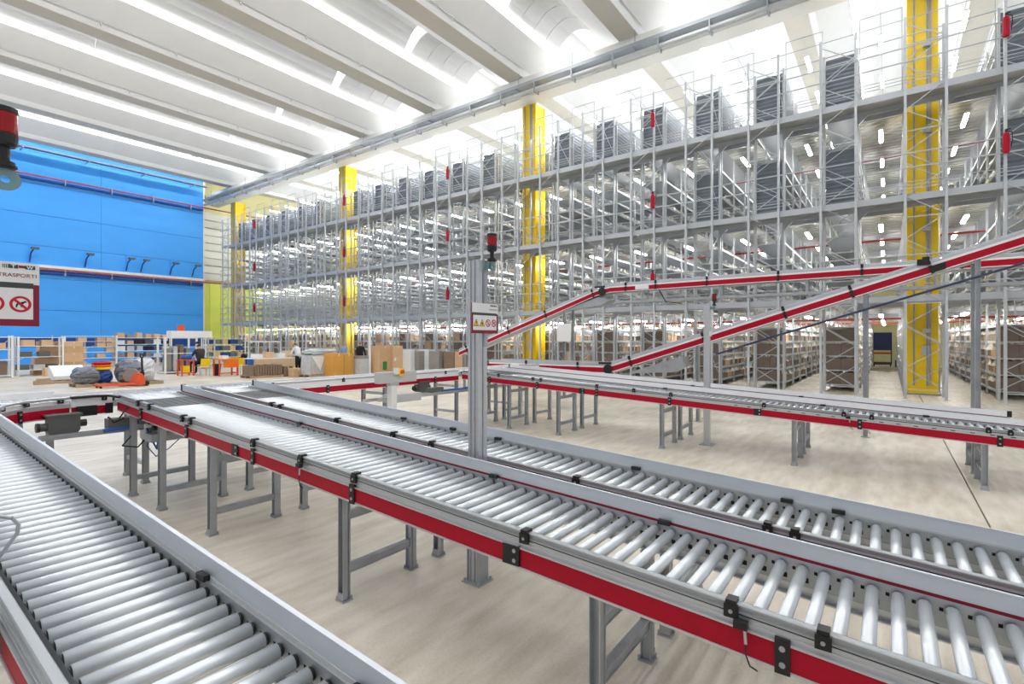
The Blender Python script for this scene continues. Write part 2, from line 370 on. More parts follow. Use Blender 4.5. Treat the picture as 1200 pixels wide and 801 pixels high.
for k in RK:
    x = RACK0-PITCH*k
    t = thing('shelving_rack', rack_label(k), 'rack', (x, YF, 0), 'tall racks of the four-storey shelving')
    for dx in (0, RW):
        inst('upright', post_me, (x+dx, YF, 0), t); inst('upright', post_me, (x+dx, YB, 0), t)
        inst('foot', bpy.data.meshes.get('rack_foot') or MB().box(-.07,.07,-.08,.08,0,.012).mesh('rack_foot','rack'), (x+dx, YF, 0), t)
    nb = 17
    for i in range(nb):
        inst('brace', up_me if i % 2 else dn_me, (x, YF, .3+i*.66), t)
        if i % 4 == 0: inst('tie', hz_me, (x, YF, .28+i*.66), t)
        if i % 2 == 0 and k < 12: inst('brace', dn_me if i % 4 else up_me, (x, YB, .3+i*.66), t)
    if k < 12:
        for i in range(0, 14, 2):
            inst('brace', sup_me if i % 4 else sdn_me, (x+RW, YF, .4+i*.8), t)
    y0 = 22.6 if k in (0, 7, 14) else YS
    for y in [y0+.05+2.0*j for j in range(6)] + [33.5, 37, 40.9]:
        for dx in (.0, RW): inst('post', inner_me, (x+dx, y, 0), t)
    for base, hs in ((0, (.22,.72,1.22,1.72,2.22)), (DECKS[0], (.15,.65,1.15,1.65,2.2)), (DECKS[1], (.15,.65,1.15,1.65,2.2)), (DECKS[2], (.1,.55,1.0,1.45,1.95))):
        for hz in hs: inst('shelf', shelf_mesh(y0), (x, y0, base+hz), t)
    if k not in (0, 7, 14):
        for b in ((DECKS[2], DECKS[1]) if k < 4 else (DECKS[2],)):
            inst('end_panel', endp_me, (x+.04, y0-.02, b+.05), t)
        inst('side_panel', sidep_me, (x+RW, y0, DECKS[2]+.05), t)
        inst('side_panel', sidep_me, (x-.0, y0, DECKS[2]+.05), t)
# mezzanine decks
DL = ['lowest mezzanine walkway and deck along the rack front', 'middle mezzanine walkway and deck along the rack front', 'top mezzanine walkway and deck along the rack front']
XR, XL = RACK0+2*PITCH+RW, RACK0-20*PITCH-.3
AW = PITCH-RW
rib = MB(); nr = 56; dy = (YE-YS)/nr
for i in range(nr):
    y = i*dy
    rib.add([(0,y,0),(AW,y,0),(AW,y+dy*.35,0),(0,y+dy*.35,0),(AW,y+dy*.5,.07),(0,y+dy*.5,.07),(AW,y+dy*.85,.07),(0,y+dy*.85,.07),(AW,y+dy,0),(0,y+dy,0)],
            [(0,3,2,1),(3,5,4,2),(5,7,6,4),(7,9,8,6)])
rib.box(0,AW,0,YE-YS,.08,.1)
rib_me = rib.mesh('deck_panel', 'deck_under')
beam_me = MB().box(0,AW,-.05,.05,-.16,0).mesh('joist', 'fascia')
lrail_me = MB().box(-.03,.03,0,YE-YS,-.1,.0).mesh('edge_rail', 'rack')
for dz, lab in zip(DECKS, DL):
    t = thing('mezzanine', lab, 'mezzanine', (XL, YF, dz))
    part('fascia', MB().box(XL,XR,YF+.05,YF+.1,dz-.2,dz), 'fascia', t)
    part('back_beam', MB().box(XL,XR,YB-.05,YB+.0,dz-.2,dz-.03), 'fascia', t)
    part('walkway', MB().box(XL,XR,YF+.1,YB+.2,dz-.05,dz-.01), 'deck_under', t)
    for h, r, nm in ((.78,.022,'guardrail'), (1.22,.022,'guardrail'), (.14,.012,'toe_rail'), (.24,.012,'toe_rail'), (.34,.012,'toe_rail')):
        part(nm, MB().rod((XL, YF-.06, dz+h), (XR, YF-.06, dz+h), r, 5), 'rack', t)
    for k in RK:
        x = RACK0-PITCH*k+RW
        inst('deck_panel', rib_me, (x, YS, dz-.13), t)
        for j in range(4): inst('joist', beam_me, (x, YS+.1+j*5, dz-.13), t)
        br = MB().prism([(x+.03, dz-.2),(x+.3, dz-.2),(x+.03, dz-.48)], 'y', YB-.06, YB-.02)
        part('gusset', br, 'fascia', t)
# thin top frame with hooks above the topmost walkway
t = thing('top_rod', 'thin round rod linking the rack tops', 'rod', (-20, YB, HT))
part('rod', MB().rod((XL, YB, HT-.05), (XR, YB, HT-.05), .018, 5), 'rack', t)
part('stay', MB().rod((XL, YF, HT-.05), (XR, YF, HT-.05), .012, 5), 'rack', t)
# sprinkler pipes under the decks
for dz, nm in zip(DECKS, ('lowest', 'middle', 'top')):
    t = thing('sprinkler_pipe', 'red sprinkler pipe crossing the aisles under the %s deck' % nm, 'pipe', (-20, 25, dz-.6))
    part('tube', MB().rod((XL, 25.0, dz-.55), (XR, 25.0, dz-.55), .04, 6), 'sprinkler', t)
    part('branch', MB().rod((XL, 33.0, dz-.5), (XR, 33.0, dz-.5), .035, 6), 'sprinkler', t)
# tube lamps over each aisle and storey
def nth(n):
    return ORD[n] if n < 12 else ('%s-%s' % (('twenty','thirty','forty','fifty')[(n+1)//10-2], ORD[(n+1) % 10-1]) if (n+1) >= 20 and (n+1) % 10 else
        {13:'thirteenth',14:'fourteenth',15:'fifteenth',16:'sixteenth',17:'seventeenth',18:'eighteenth',19:'nineteenth',20:'twentieth',30:'thirtieth',40:'fortieth'}.get(n+1, 'last'))
lamp_tube = MB().box(-.05,.05,-.6,.6,-.05,0).mesh('tube', 'tube')
lamp_body = MB().box(-.06,.06,-.65,.65,0,.05).mesh('housing', 'white')
cord_me = MB().rod((0,0,.05),(0,0,.43),.012,4).mesh('cord', 'tray')
NM = ['ground storey', 'first mezzanine', 'second mezzanine', 'top storey']
ylist = [22.4+3.3*i for i in range(5)]
def aisle_words(k):
    if k < 0: return 'at the right edge'
    if k == 0: return 'just right of the rightmost yellow column'
    return '%s left of the rightmost yellow column' % nth(k-1)
for k in range(-1, 21):       # goalpost frames on the top deck that carry the lamps
    x = RACK0-PITCH*k+RW
    t = thing('lamp_frame', 'thin goalpost lamp frame over the top storey, aisle %s' % aisle_words(k), 'frame', (x+AW/2, YB, DECKS[2]), 'lamp frames on the top storey')
    for yy in (YB+.08, 36.5):
        part('leg', MB().rod((x+.06, yy, DECKS[2]-.03), (x+.06, yy, 12.66), .014, 5), 'rack', t); part('leg', MB().rod((x+AW-.06, yy, DECKS[2]-.03), (x+AW-.06, yy, 12.66), .014, 5), 'rack', t)
        part('crossbar', MB().rod((x+.06, yy, 12.66), (x+AW-.06, yy, 12.66), .014, 5), 'rack', t)
    part('rail', MB().rod((x+AW/2, YB+.05, 12.68), (x+AW/2, 36.55, 12.68), .012, 5), 'rack', t)
for li, zl in enumerate((DECKS[0]-.5, DECKS[1]-.5, DECKS[2]-.5, 12.3)):
    for k in range(-1, 14):
        x = RACK0-PITCH*k+RW+AW/2
        for yi, y in enumerate(ylist):
            o = thing('tube_lamp', '%s tube lamp back, %s, aisle %s' % (nth(yi), NM[li], aisle_words(k)), 'lamp', (x, y, zl), 'tube lamps of the %s' % NM[li])
            inst('tube', lamp_tube, (x, y, zl), o); inst('housing', lamp_body, (x, y, zl), o)
            inst('cord', cord_me, (x, y, zl), o)
mb = MB()
for li, zl in enumerate((DECKS[0]-.5, DECKS[1]-.5, DECKS[2]-.5, 12.3)):
    for k in range(14, 21):
        x = RACK0-PITCH*k+RW+AW/2
        for y in ylist[:4]: mb.box(x-.05,x+.05,y-.6,y+.6,zl-.05,zl); mb.box(x-.06,x+.06,y-.65,y+.65,zl,zl+.05,1)
o = single('tube_lamp', mb, ['tube', 'white'], 'rows of small bright tube lamps over the far left aisles', 'lamp', (-40, 25, 5)); o['kind'] = 'stuff'
# fire extinguishers on rack posts
ext_body = MB().lathe([(.03,-.02),(.075,0),(.08,.06),(.08,.46),(.06,.54),(.03,.57)], (0,0,0), 10).mesh('cylinder', 'red')
ext_valve = MB().box(-.03,.03,-.03,.03,.57,.63).box(-.02,.09,-.015,.015,.63,.66).mesh('valve', 'black')
ext_hose = MB().path([(.03,0,.6),(.12,0,.55),(.13,0,.35),(.1,0,.15)], .012, 5).mesh('hose', 'black')
for ci, k in enumerate((-1, 4, 9, 13, 18)):
    x = RACK0-PITCH*k+ (0 if k < 0 else RW)
    for di, dz in enumerate(DECKS):
        o = thing('fire_extinguisher', 'red fire extinguisher on the %s walkway, %s column of them from the right' % (('lowest','middle','top')[di], ORD[ci]), 'extinguisher', (x, YF-.14, dz+.75), 'fire extinguishers on the walkways')
        inst('cylinder', ext_body, (x, YF-.14, dz+.75), o); inst('valve', ext_valve, (x, YF-.14, dz+.75), o); inst('hose', ext_hose, (x, YF-.14, dz+.75), o)
# ground storey bins: the nearest 300 individually
bin_me = MB().box(0,.44,0,.36,0,.4).box(.0,.44,0,.36,.4,.405,1).mesh('storage_bin', ['bin', 'carton_d'])
bin3_me = MB().box(0,.44,0,.36,0,.24).box(.0,.44,0,.36,.24,.245,1).mesh('storage_bin', ['bin', 'carton_d'])
bin2_me = MB().box(0,.44,0,.34,0,.24).box(.12,.32,-.004,0,.08,.16,1).mesh('storage_bin', ['carton', 'carton_d'])
cand = []
for k in RK:
    x = RACK0-PITCH*k; y0 = 22.7 if k in (0, 7, 14) else YS+.03
    for hz in (.22,.72,1.22,1.72):
        for j in range(44 if k < 4 else 16 if k < 6 else 6):
            for s in (0, 1):
                if s == 0 and k > 0 and j > 0: continue
                bx = x+.04+s*.45; by = y0+j*.4
                cand.append((bx*bx+by*by*(1 if j < 14 else 4), bx, by, hz+.036, random.random(), j, k, s, hz))
cand.sort(); rest = MB()
for i, (_, bx, by, bz, rr, j, k, s, hz) in enumerate(cand):
    if i < 300:
        o = inst('storage_bin', bin_me if j == 0 else bin3_me if rr < .75 else bin2_me, (bx, by, bz), None)
        tag(o, 'brown bin %s shelf %s back %s half, rack %s' % (ORD[(.22,.72,1.22,1.72).index(hz)], nth(j), ('left','right')[s], aisle_words(k).replace('just right of','around') if k >= 0 else ('at the right edge' if k == -1 else 'beyond the right edge')), 'bin', 'storage bins on the ground storey shelves')
    else:
        rest.box(bx, bx+.43, by, by+.36, bz, bz+(.4 if j == 0 else .24), 0 if rr < .75 else 1)
o = single('storage_bin', rest, ['bin', 'carton'], 'farther brown bins filling the ground storey shelves', 'bin', (-20, 22, .3)); o['kind'] = 'stuff'
# white bagged goods lying in bins and on shelves (uncountable)
def crumple(mb, x, y, z, s):
    a = [Vector((random.uniform(-1,1), random.uniform(-1,1), 0))*s*.6 for _ in range(3)]
    top = Vector((random.uniform(-.3,.3)*s, random.uniform(-.3,.3)*s, s*random.uniform(.5,1.1)))
    b = Vector((x, y, z)); mb.add([b+a[0], b+a[1], b+a[2], b+top], [(0,1,3),(1,2,3),(2,0,3),(0,2,1)])
mb = MB()
for k in RK:
    x = RACK0-PITCH*k; y0 = 22.7 if k in (0, 7, 14) else YS+.1
    for base, hs in ((0, (.22,.72,1.22,1.72,2.22)), (DECKS[0], (.15,.65,1.15,1.65)), (DECKS[1], (.15,.65,1.15))):
        for hz in hs:
            n = 260 if k < 3 else 120 if k < 6 else 22
            for j in range(n):
                yy = y0+.5+random.random()*(16 if k < 3 else 5)
                for sx in ((.12, RW-.1) if k < 2 else (RW-.1,)):
                    zz = base+hz+(.26 if base == 0 and hz < 2 else .05)
                    crumple(mb, x+sx+random.uniform(-.1,.1), yy, zz, random.uniform(.1,.22))
o = single('bagged_goods', mb, 'bag', 'heaps of white bagged goods spilling over the rack shelves', 'goods', (-20, 24, 1)); o['kind'] = 'stuff'
# end of the aisle: blue roll cage and crates
t = thing('roll_cage', 'tall blue cage at the far end of the rack aisle', 'cage', (-.4, 43, 0))
mb = MB()
for xx in (-.9, .1):
    for yy in (42.6, 43.4): mb.box(xx-.03,xx+.03,yy-.03,yy+.03,.1,2.3)
part('frame', mb, 'blue_dark', t); part('cover', MB().box(-.88,.08,42.62,43.38,1.1,2.3), mat('slate_cover', sr(84,94,150), .6), t); part('tray', MB().box(-.95,.15,42.55,43.45,.85,.95), 'orangered', t)
part('base', MB().box(-.9,.1,42.6,43.4,.12,.3), 'dgrey', t)
for xx in (-.85,.05):
    for yy in (42.7,43.3): part('wheel', MB().rod((xx-.03,yy,.07),(xx+.03,yy,.07),.07,10), 'black', t)
single('crate', MB().box(.3,1.2,42.2,43,0,.45).box(.35,1.15,42.15,42.2,.1,.35), 'bluecable', 'low blue crate at the far end of the rack aisle', 'crate', (.7,42.6,0))
# ------------------------------------------------------------------ conveyors
def perf_plate(x0, x1, yy, Pf, z0=-.125, z1=-.008, step=.09):
    """thin side plate with two rows of punched holes"""
    mb = MB(); xs = []; x = x0
    while x < x1-1e-6:
        for a, b, hole in ((0,.012,0),(.012,.034,1),(.034,.056,0),(.056,.07,2),(.07,step,0)):
            xs.append((x+a, min(x+b, x1), hole))
        x += step
    zs = [z0, z0+.018, z0+.042, z0+.066, z0+.082, z1]
    for a, b, hole in xs:
        if b <= a: continue
        if not hole: rows = [(zs[0], zs[5])]
        elif hole == 1: rows = [(zs[0], zs[1]), (zs[2], zs[5])]
        else: rows = [(zs[0], zs[3]), (zs[4], zs[5])]
        for u, v in rows:
            mb.add([(a,yy,u+Pf(a)),(b,yy,u+Pf(b)),(b,yy,v+Pf(b)),(a,yy,v+Pf(a))], [(0,1,2,3)])
    return mb
def leg_mesh(name, h):
    mb = MB().box(-.03,-.024,-.03,.03,.012,h).box(.024,.03,-.03,.03,.012,h).box(-.03,.03,.01,.016,.012,h)
    mb.box(-.042,.042,-.042,.042,0,.01).rod((-.034,-.034,0),(-.034,-.034,.03),.008,6).rod((.034,.034,0),(.034,.034,.03),.008,6).box(-.032,.032,-.034,-.03,.012,.06)
    return mb.mesh(name, 'galv')
def hframe(t, x, ya, yb, h):
    lm = leg_mesh('leg', h)
    inst('leg', lm, (x, ya, 0), t); inst('leg', lm, (x, yb, 0), t, (0,0,math.pi))
    for zz in (.21, h-.14):
        part('crossbar', MB().box(x-.02,x+.02,ya+.015,yb-.015,zz-.022,zz+.022).box(x-.026,x+.026,ya+.015,yb-.015,zz+.022,zz+.027).box(x-.026,x+.026,ya+.015,yb-.015,zz-.027,zz-.022), 'galv', t)
def roller_mesh(L, r=.025):
    mb = MB(); n = 14
    mb.rod((0,.012,0),(0,L-.012,0), r, n, 0)
    mb.rod((0,0,0),(0,.012,0), r*.86, n, 1).rod((0,L-.012,0),(0,L,0), r*.86, n, 1)
    me = mb.mesh('roller', ['roller', 'black'])
    me.polygons.foreach_set('use_smooth', [len(p.vertices) == 4 for p in me.polygons]); return me
clamp_me = MB().box(-.02,.02,.0,.05,-.04,.012).box(-.026,.026,-.004,.014,-.055,-.004).rod((0,-.008,-.03),(0,-.004,-.03),.008,8,1).mesh('clamp', ['black','galv'])
plate_me = MB().box(-.026,.026,-.008,.012,-.2,-.07).rod((0,-.012,-.105),(0,-.006,-.105),.011,8,1).rod((0,-.012,-.165),(0,-.006,-.165),.011,8,1).mesh('joint_plate', ['black','galv'])
wide_me = MB().box(-.075,.03,-.008,.012,-.185,-.085).rod((0,-.012,-.11),(0,-.006,-.11),.011,8,1).rod((0,-.012,-.16),(0,-.006,-.16),.011,8,1).mesh('joint_plate', ['black','galv'])
clip_me = MB().box(-.035,.035,-.012,.012,-.012,.012).mesh('clip', 'black')
def lane(label, y0, W, x0, x1, Pf, clamps=(), plates=(), wides=(), clips=(), legs=(), belt=None, redstrip=True, guard_m='rail', tube_dz=0.0, slots=False, cat='conveyor'):
    D = (Pf(x0), Pf(x1)); y1 = y0+W
    t = thing('roller_conveyor', label, cat, ((x0+x1)/2, (y0+y1)/2, 0), 'sloping roller lanes')
    R = lambda a, b, c, d: [(a,c),(b,c),(b,d),(a,d)]
    def sec(name, rects, m, xa=x0, xb=x1, lab=None):
        mb = MB(); dd = (Pf(xa), Pf(xb))
        for r in rects: mb.prism(r, 'x', xa, xb, 0, dd)
        return part(name, mb, m, t, lab)
    sec('side_beam', [R(y0+.02,y0+.06,-.187,-.045), R(y0+.008,y0+.02,-.197,-.186), R(y0+.006,y0+.02,-.093,-.084), R(y0+.014,y0+.02,-.07,-.062)], 'alu')
    sec('red_band', [R(y0+.012,y0+.02,-.186,-.093)], 'red', lab='red side band')
    c8 = [(y0+.014,tube_dz-.037),(y0+.044,tube_dz-.037),(y0+.047,tube_dz-.034),(y0+.047,tube_dz-.004),(y0+.043,tube_dz),(y0+.018,tube_dz),(y0+.014,tube_dz-.004),(y0+.014,tube_dz-.012),(y0+.021,tube_dz-.015),(y0+.021,tube_dz-.028),(y0+.014,tube_dz-.031)]
    g = sec('guide_rail', [c8], 'railgrey')
    sec('groove_shade', [R(y0+.022,y0+.05,-.05,tube_dz-.03)], 'black')  # black strip stands in for shade in the groove under the guide rail
    sec('far_beam', [R(y1-.02,y1-.012,-.187,-.01), R(y1-.05,y1-.02,-.187,-.18), R(y1-.05,y1-.02,-.02,-.014), R(y1-.012,y1-.004,-.197,-.187)], 'alu')
    sec('cavity_shade', [R(y1-.042,y1-.03,-.13,-.03)], 'black')  # added black strip puts shade behind the punched holes
    sec('red_band', [R(y1-.012,y1-.004,-.186,-.093)], 'red', lab='red side band')
    gx1 = x1-.03
    sec('guard', [R(y1-.034,y1-.022,.0,.072), R(y1-.037,y1-.019,.07,.076)], guard_m, x0+.12, gx1)
    if redstrip: sec('red_strip', [R(y1-.037,y1-.012,-.014,.0)], 'red_dark', x0+.12, gx1)
    else: sec('pale_strip', [R(y1-.037,y1-.012,-.014,.0)], 'lgrey', x0+.12, gx1)
    for xx, lx in ((gx1, .05), (x0+.09, .03)):
        part('end_cap', MB().box(xx, xx+lx, y1-.04, y1+.006, Pf(xx)-.004, Pf(xx)+.079), 'black', t)
    part('perforated_plate', perf_plate(x0, x1, y1-.052, Pf), 'galv', t)
    part('perforated_plate', perf_plate(x0, x1, y0+.062, Pf), 'galv', t)
    rm = roller_mesh(W-.125); x = x0+.05
    while x < x1-.03:
        if not (belt and belt[0] < x < belt[1]): inst('roller', rm, (x, y0+.067, Pf(x)-.047), t)
        x += .0895
    if belt:
        nb = 7; bw = (W-.14)/nb
        for i in range(nb):
            a = y0+.07+i*bw
            part('belt', MB().prism(R(a+.004, a+bw-.004, -.06, -.026), 'x', belt[0], belt[1], 0, (Pf(belt[0]), Pf(belt[1]))), 'belt', t)
    for x in clamps:
        if x0 < x < x1: inst('clamp', clamp_me, (x, y0, Pf(x)+tube_dz), t)
    for x in plates:
        if x0 < x < x1: inst('joint_plate', plate_me, (x, y0+.008, Pf(x)), t)
    for x in wides:
        if x0 < x < x1: inst('joint_plate', wide_me, (x, y0+.008, Pf(x)), t)
    for x in clips:
        if x0 < x < x1: inst('clip', clip_me, (x, y1-.05, Pf(x)-.004), t)
    if slots:
        sl = MB(); x = -1.9
        while x < x1-.1:
            sl.prism(R(y0+.0175,y0+.0205,-.08,-.064), 'x', x, x+.045, 0, (Pf(x), Pf(x+.045))); x += .179
        part('slot', sl, 'black', t)['kind'] = 'stuff'
    for x in legs: hframe(t, x, y0+.045, y1-.04, Pf(x)-.187)
    return t
PA = lambda x: .743-.055*x
PC = lambda x: .79-.048*x
CL = (-6.77,-6.45,-5.6,-5.42,-4.22,-3.52,-2.88,-1.49,-.5,-.19,.95,1.14)
PLT = (-6.68,-5.5,-4.22,-2.9,-.32,1.05)
LEGS = (-7.03,-6.2,-5.04,-3.04,-1.1,.92)
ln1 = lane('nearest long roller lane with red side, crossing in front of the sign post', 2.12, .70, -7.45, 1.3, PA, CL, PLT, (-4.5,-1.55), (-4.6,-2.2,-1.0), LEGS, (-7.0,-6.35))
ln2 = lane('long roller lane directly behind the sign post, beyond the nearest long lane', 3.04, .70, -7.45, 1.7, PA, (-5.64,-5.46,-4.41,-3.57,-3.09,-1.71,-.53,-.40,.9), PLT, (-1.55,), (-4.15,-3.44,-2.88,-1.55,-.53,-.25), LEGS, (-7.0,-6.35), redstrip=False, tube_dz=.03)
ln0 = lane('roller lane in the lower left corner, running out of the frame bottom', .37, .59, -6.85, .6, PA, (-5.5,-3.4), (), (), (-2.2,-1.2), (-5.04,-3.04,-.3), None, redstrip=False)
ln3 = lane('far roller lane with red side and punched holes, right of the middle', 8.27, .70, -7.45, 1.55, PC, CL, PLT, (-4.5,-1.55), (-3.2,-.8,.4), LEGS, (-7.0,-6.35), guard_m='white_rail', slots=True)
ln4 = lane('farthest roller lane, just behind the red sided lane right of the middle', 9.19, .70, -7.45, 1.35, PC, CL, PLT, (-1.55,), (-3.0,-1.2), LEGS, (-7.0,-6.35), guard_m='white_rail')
# end curve beyond the red lane on the right
# sensor with hanging cable on the near lane
for x, pf, nm, yy in ((-.46, PA, 'near', 2.12), (-3.5, PA, 'middle of the near', 2.12), (-.45, PC, 'far', 8.27)):
    o = thing('sensor', 'small black sensor with a hanging cable on the %s red sided lane' % nm, 'sensor', (x, yy, pf(x)))
    part('housing', MB().cbox((x, yy-.015, pf(x)-.06), (.05,.03,.03)), 'black', o)
    part('plug', MB().rod((x+.015, yy-.02, pf(x)-.07),(x+.02, yy-.025, pf(x)-.125),.006,6), 'alu', o)
    part('cable', MB().path([(x+.02,yy-.025,pf(x)-.125),(x+.02,yy-.03,pf(x)-.16),(x+.035,yy-.03,pf(x)-.2),(x+.06,yy-.02,pf(x)-.215)], .003, 5), 'black', o)
# main line along the left, fed lanes branch off it
P4 = 1.12; XA, XB = -8.2, -7.5
t = thing('main_conveyor', 'level main roller line crossing behind the heads of all the lanes', 'conveyor', (-7.85, 6.5, 0))
def secy(name, rects, m, ya, yb, lab=None):
    mb = MB()
    for (a,b,c,d) in rects: mb.box(a, b, ya, yb, P4+c, P4+d)
    return part(name, mb, m, t, lab)
secy('far_beam', [(XA,XA+.04,-.187,-.03)], 'alu', 1.7, 11.4)
secy('guard', [(XA-.01,XA+.03,-.03,.02)], 'white_rail', 1.7, 11.4)
for ya, yb in ((1.72, 2.1), (3.78, 8.24), (9.93, 11.4)):
    secy('side_beam', [(XB-.06,XB-.02,-.187,.0), (XB-.02,XB-.008,-.197,-.187), (XB-.02,XB-.008,-.093,.0)], 'white_rail', ya, yb)
    secy('red_band', [(XB-.02,XB-.012,-.187,-.093)], 'red', ya, yb, 'red side band')
    part('guide_rail', MB().rod((XB-.02, ya, P4+.02), (XB-.02, yb, P4+.02), .02, 10), 'alu', t)
    y = ya+.3
    while y < yb:
        inst('clamp', clamp_me, (XB-.0, y, P4+.02), t, (0,0,math.pi/2))
        if y > ya+1: inst('joint_plate', plate_me, (XB-.01, y-.3, P4), t, (0,0,math.pi/2))
        y += 1.25
rm = roller_mesh(XB-XA-.12); y = 1.76
while y < 11.38:
    inst('roller', rm, (XB-.06, y, P4-.035), t, (0,0,math.pi/2)); y += .0895
for y in (2.45, 4.25, 6.25, 8.2, 10.1):
    lm = leg_mesh('leg', P4-.187)
    inst('leg', lm, (XA+.03, y, 0), t); inst('leg', lm, (XB-.04, y, 0), t)
    for zz in (.25, .8): part('crossbar', MB().box(XA+.05, XB-.06, y-.02, y+.02, zz-.025, zz+.025), 'galv', t)
# curve from the main line into the lower-left lane
CX, CY = -6.85, 1.70
t = thing('curve_conveyor', 'quarter curve with red inner side at the left edge of the photo', 'conveyor', (CX-.6, CY-.6, 0))
def ring(r0, r1, z0, z1, n=16, a0=math.pi, a1=1.5*math.pi):
    mb = MB(); vs = []
    for i in range(n+1):
        a = a0+(a1-a0)*i/n
        for r in (r0, r1):
            for z in (z0, z1): vs.append((CX+r*math.cos(a), CY+r*math.sin(a), z))
    fs = []
    for i in range(n):
        b = 4*i
        fs += [(b,b+1,b+5,b+4),(b+2,b+6,b+7,b+3),(b+1,b+3,b+7,b+5),(b,b+4,b+6,b+2)]
    fs += [(0,2,3,1),(4*n,4*n+1,4*n+3,4*n+2)]
    return mb.add(vs, fs)
r0, r1 = .65, 1.33
part('inner_beam', ring(r0+.008,r0+.05,P4-.187,P4-.05), 'alu', t)
part('red_band', ring(r0,r0+.008,P4-.187,P4-.093), 'red', t, 'red side band')
part('lip', ring(r0-.004,r0+.01,P4-.2,P4-.187), 'lgrey', t)
part('top_strip', ring(r0+.03,r0+.05,P4-.05,P4-.01), 'white_rail', t)
part('outer_beam', ring(r1-.05,r1,P4-.187,P4-.02), 'alu', t)
part('guard', ring(r1-.03,r1+.01,P4-.02,P4+.06), 'white_rail', t)
n = 16
part('guide_rail', MB().path([(CX+r0*math.cos(math.pi+i*math.pi/2/n), CY+r0*math.sin(math.pi+i*math.pi/2/n), P4+.02) for i in range(n+1)], .018, 8), 'alu', t)
for a, me in ((.12, clamp_me), (.62, clamp_me), (1.15, clamp_me), (.75, plate_me), (1.35, plate_me)):
    inst(me.name.split('.')[0], me, (CX+(r0-.0)*math.cos(math.pi+a), CY+(r0-.0)*math.sin(math.pi+a), P4+(.02 if me == clamp_me else 0)), t, (0,0,a+math.pi/2))
part('connector', MB().box(XB-.01,XB+.012,1.76,1.95,P4-.2,P4-.085).box(XB-.01,XB+.02,2.03,2.1,P4-.19,P4-.07), 'black', t)
rc = MB().rod((r0+.06,0,0),(r1-.06,0,0),.019,12,0,.03).mesh('roller', 'roller')
for i in range(19):
    a = math.pi+(i+.5)*math.pi/2/19
    inst('roller', rc, (CX, CY, P4-.04), t, (0,0,a))
lm = leg_mesh('leg', P4-.187)
for a in (.25, 1.3):
    for r in (r0+.03, r1-.04): inst('leg', lm, (CX+r*math.cos(math.pi+a), CY+r*math.sin(math.pi+a), 0), t)
part('end_link', MB().path([(XB+.01, 1.7, P4+.02), (XB+.02, 1.9, P4+.025), (XB+.05, 2.05, P4+.02), (XB+.14, 2.13, P4+.0)], .015, 8), 'black', t)
# drive boxes, duct and cables under the lane heads
def drive(label, x, y, z, rz=0):
    o = thing('drive_unit', label, 'motor', (x, y, z), 'drive units under the conveyors')
    part('gearbox', MB().prism([(y-.12,z-.2),(y+.1,z-.2),(y+.13,z-.16),(y+.13,z+.0),(y-.14,z+.0),(y-.14,z-.17)], 'x', x-.08, x+.08), 'dgrey', o)
    part('flange', MB().box(x-.09,x+.09,y-.16,y+.15,z,z+.02), 'dgrey', o)
    part('motor', MB().rod((x,y-.14,z-.11),(x,y-.2,z-.11),.045,12), 'dgrey', o)
    part('fan_cover', MB().rod((x,y-.2,z-.11),(x,y-.23,z-.11),.05,12), 'black', o)
    part('shaft_cover', MB().rod((x,y+.13,z-.1),(x,y+.2,z-.1),.04,10), 'black', o)
drive('dark grey drive motor hanging under the red curve at left', -7.38, 1.62, .96)
drive('dark grey drive motor hanging under the main line left of the sign post', -7.55, 7.2, .95)
t = thing('cable_duct', 'pale cable duct with blue cables slung under the heads of the near lanes', 'cable duct', (-7.25, 2.5, .75))
part('duct', MB().box(-7.2,-7.14,1.25,4.0,.735,.775).box(-7.32,-7.28,1.4,4.0,.735,.77), 'tray', t)
part('terminal_box', MB().box(-7.24,-7.1,1.95,2.32,.79,.9), 'dgrey', t)
cb = MB()
for j in range(3): cb.path([(-7.1+.012*j,1.9,.79-.01*j),(-7.1+.015*j,2.35,.8),(-7.08,2.6,.83),(-7.1,3.4,.82)], .012, 5)
part('cable', cb, 'bluecable', t)
part('cable', MB().path([(-7.08,2.3,.8),(-7.0,2.34,.62),(-7.02,2.4,.5),(-7.05,2.42,.62),(-7.06,2.5,.8)], .01, 5).path([(-7.06,2.36,.75),(-7.03,2.3,.55),(-7.0,2.38,.42),(-6.95,2.5,.5),(-6.9,2.75,.75)], .006, 5), 'bluecable', t)
part('cable', MB().path([(-7.1,2.05,.9),(-7.08,2.12,1.02),(-7.05,2.25,1.05)], .008, 5).path([(-7.05,2.2,.75),(-7.0,2.05,.6),(-7.0,2.2,.56),(-7.05,2.35,.7)], .008, 5).path([(-7.12,1.95,.93),(-7.1,2.0,.86),(-7.1,2.1,.9)], .01, 5), 'black', t)
part('machinery', MB().box(-7.3,-7.02,2.22,2.45,.83,.95).box(-7.26,-7.06,2.3,2.42,.62,.83).rod((-7.1,2.15,.9),(-7.1,2.6,.9),.035,8).box(-7.1,-7.0,2.42,2.6,.86,.93), 'galv', t)
t = thing('cross_tray', 'grey tray with belts slung below the first lane legs', 'tray', (-6.9, 3.0, .7))
part('tray', MB().box(-6.95,-6.75,2.25,3.75,.63,.72), 'galv', t)
part('belt', MB().rod((-6.85,2.25,.86),(-6.85,3.75,.86),.03,10).rod((-6.72,2.25,.8),(-6.72,3.75,.8),.03,10), 'black', t)
part('roller', MB().rod((-6.95,2.25,.8),(-6.95,3.75,.8),.025,10), 'white_rail', t)
t = thing('cable_duct', 'pale cable duct with blue cables slung under the lane heads left of the sign post', 'cable duct', (-7.2, 7.5, .75))
part('duct', MB().box(-7.2,-7.12,5.8,9.9,.72,.78).box(-7.34,-7.28,5.6,9.9,.72,.77), 'alu', t)
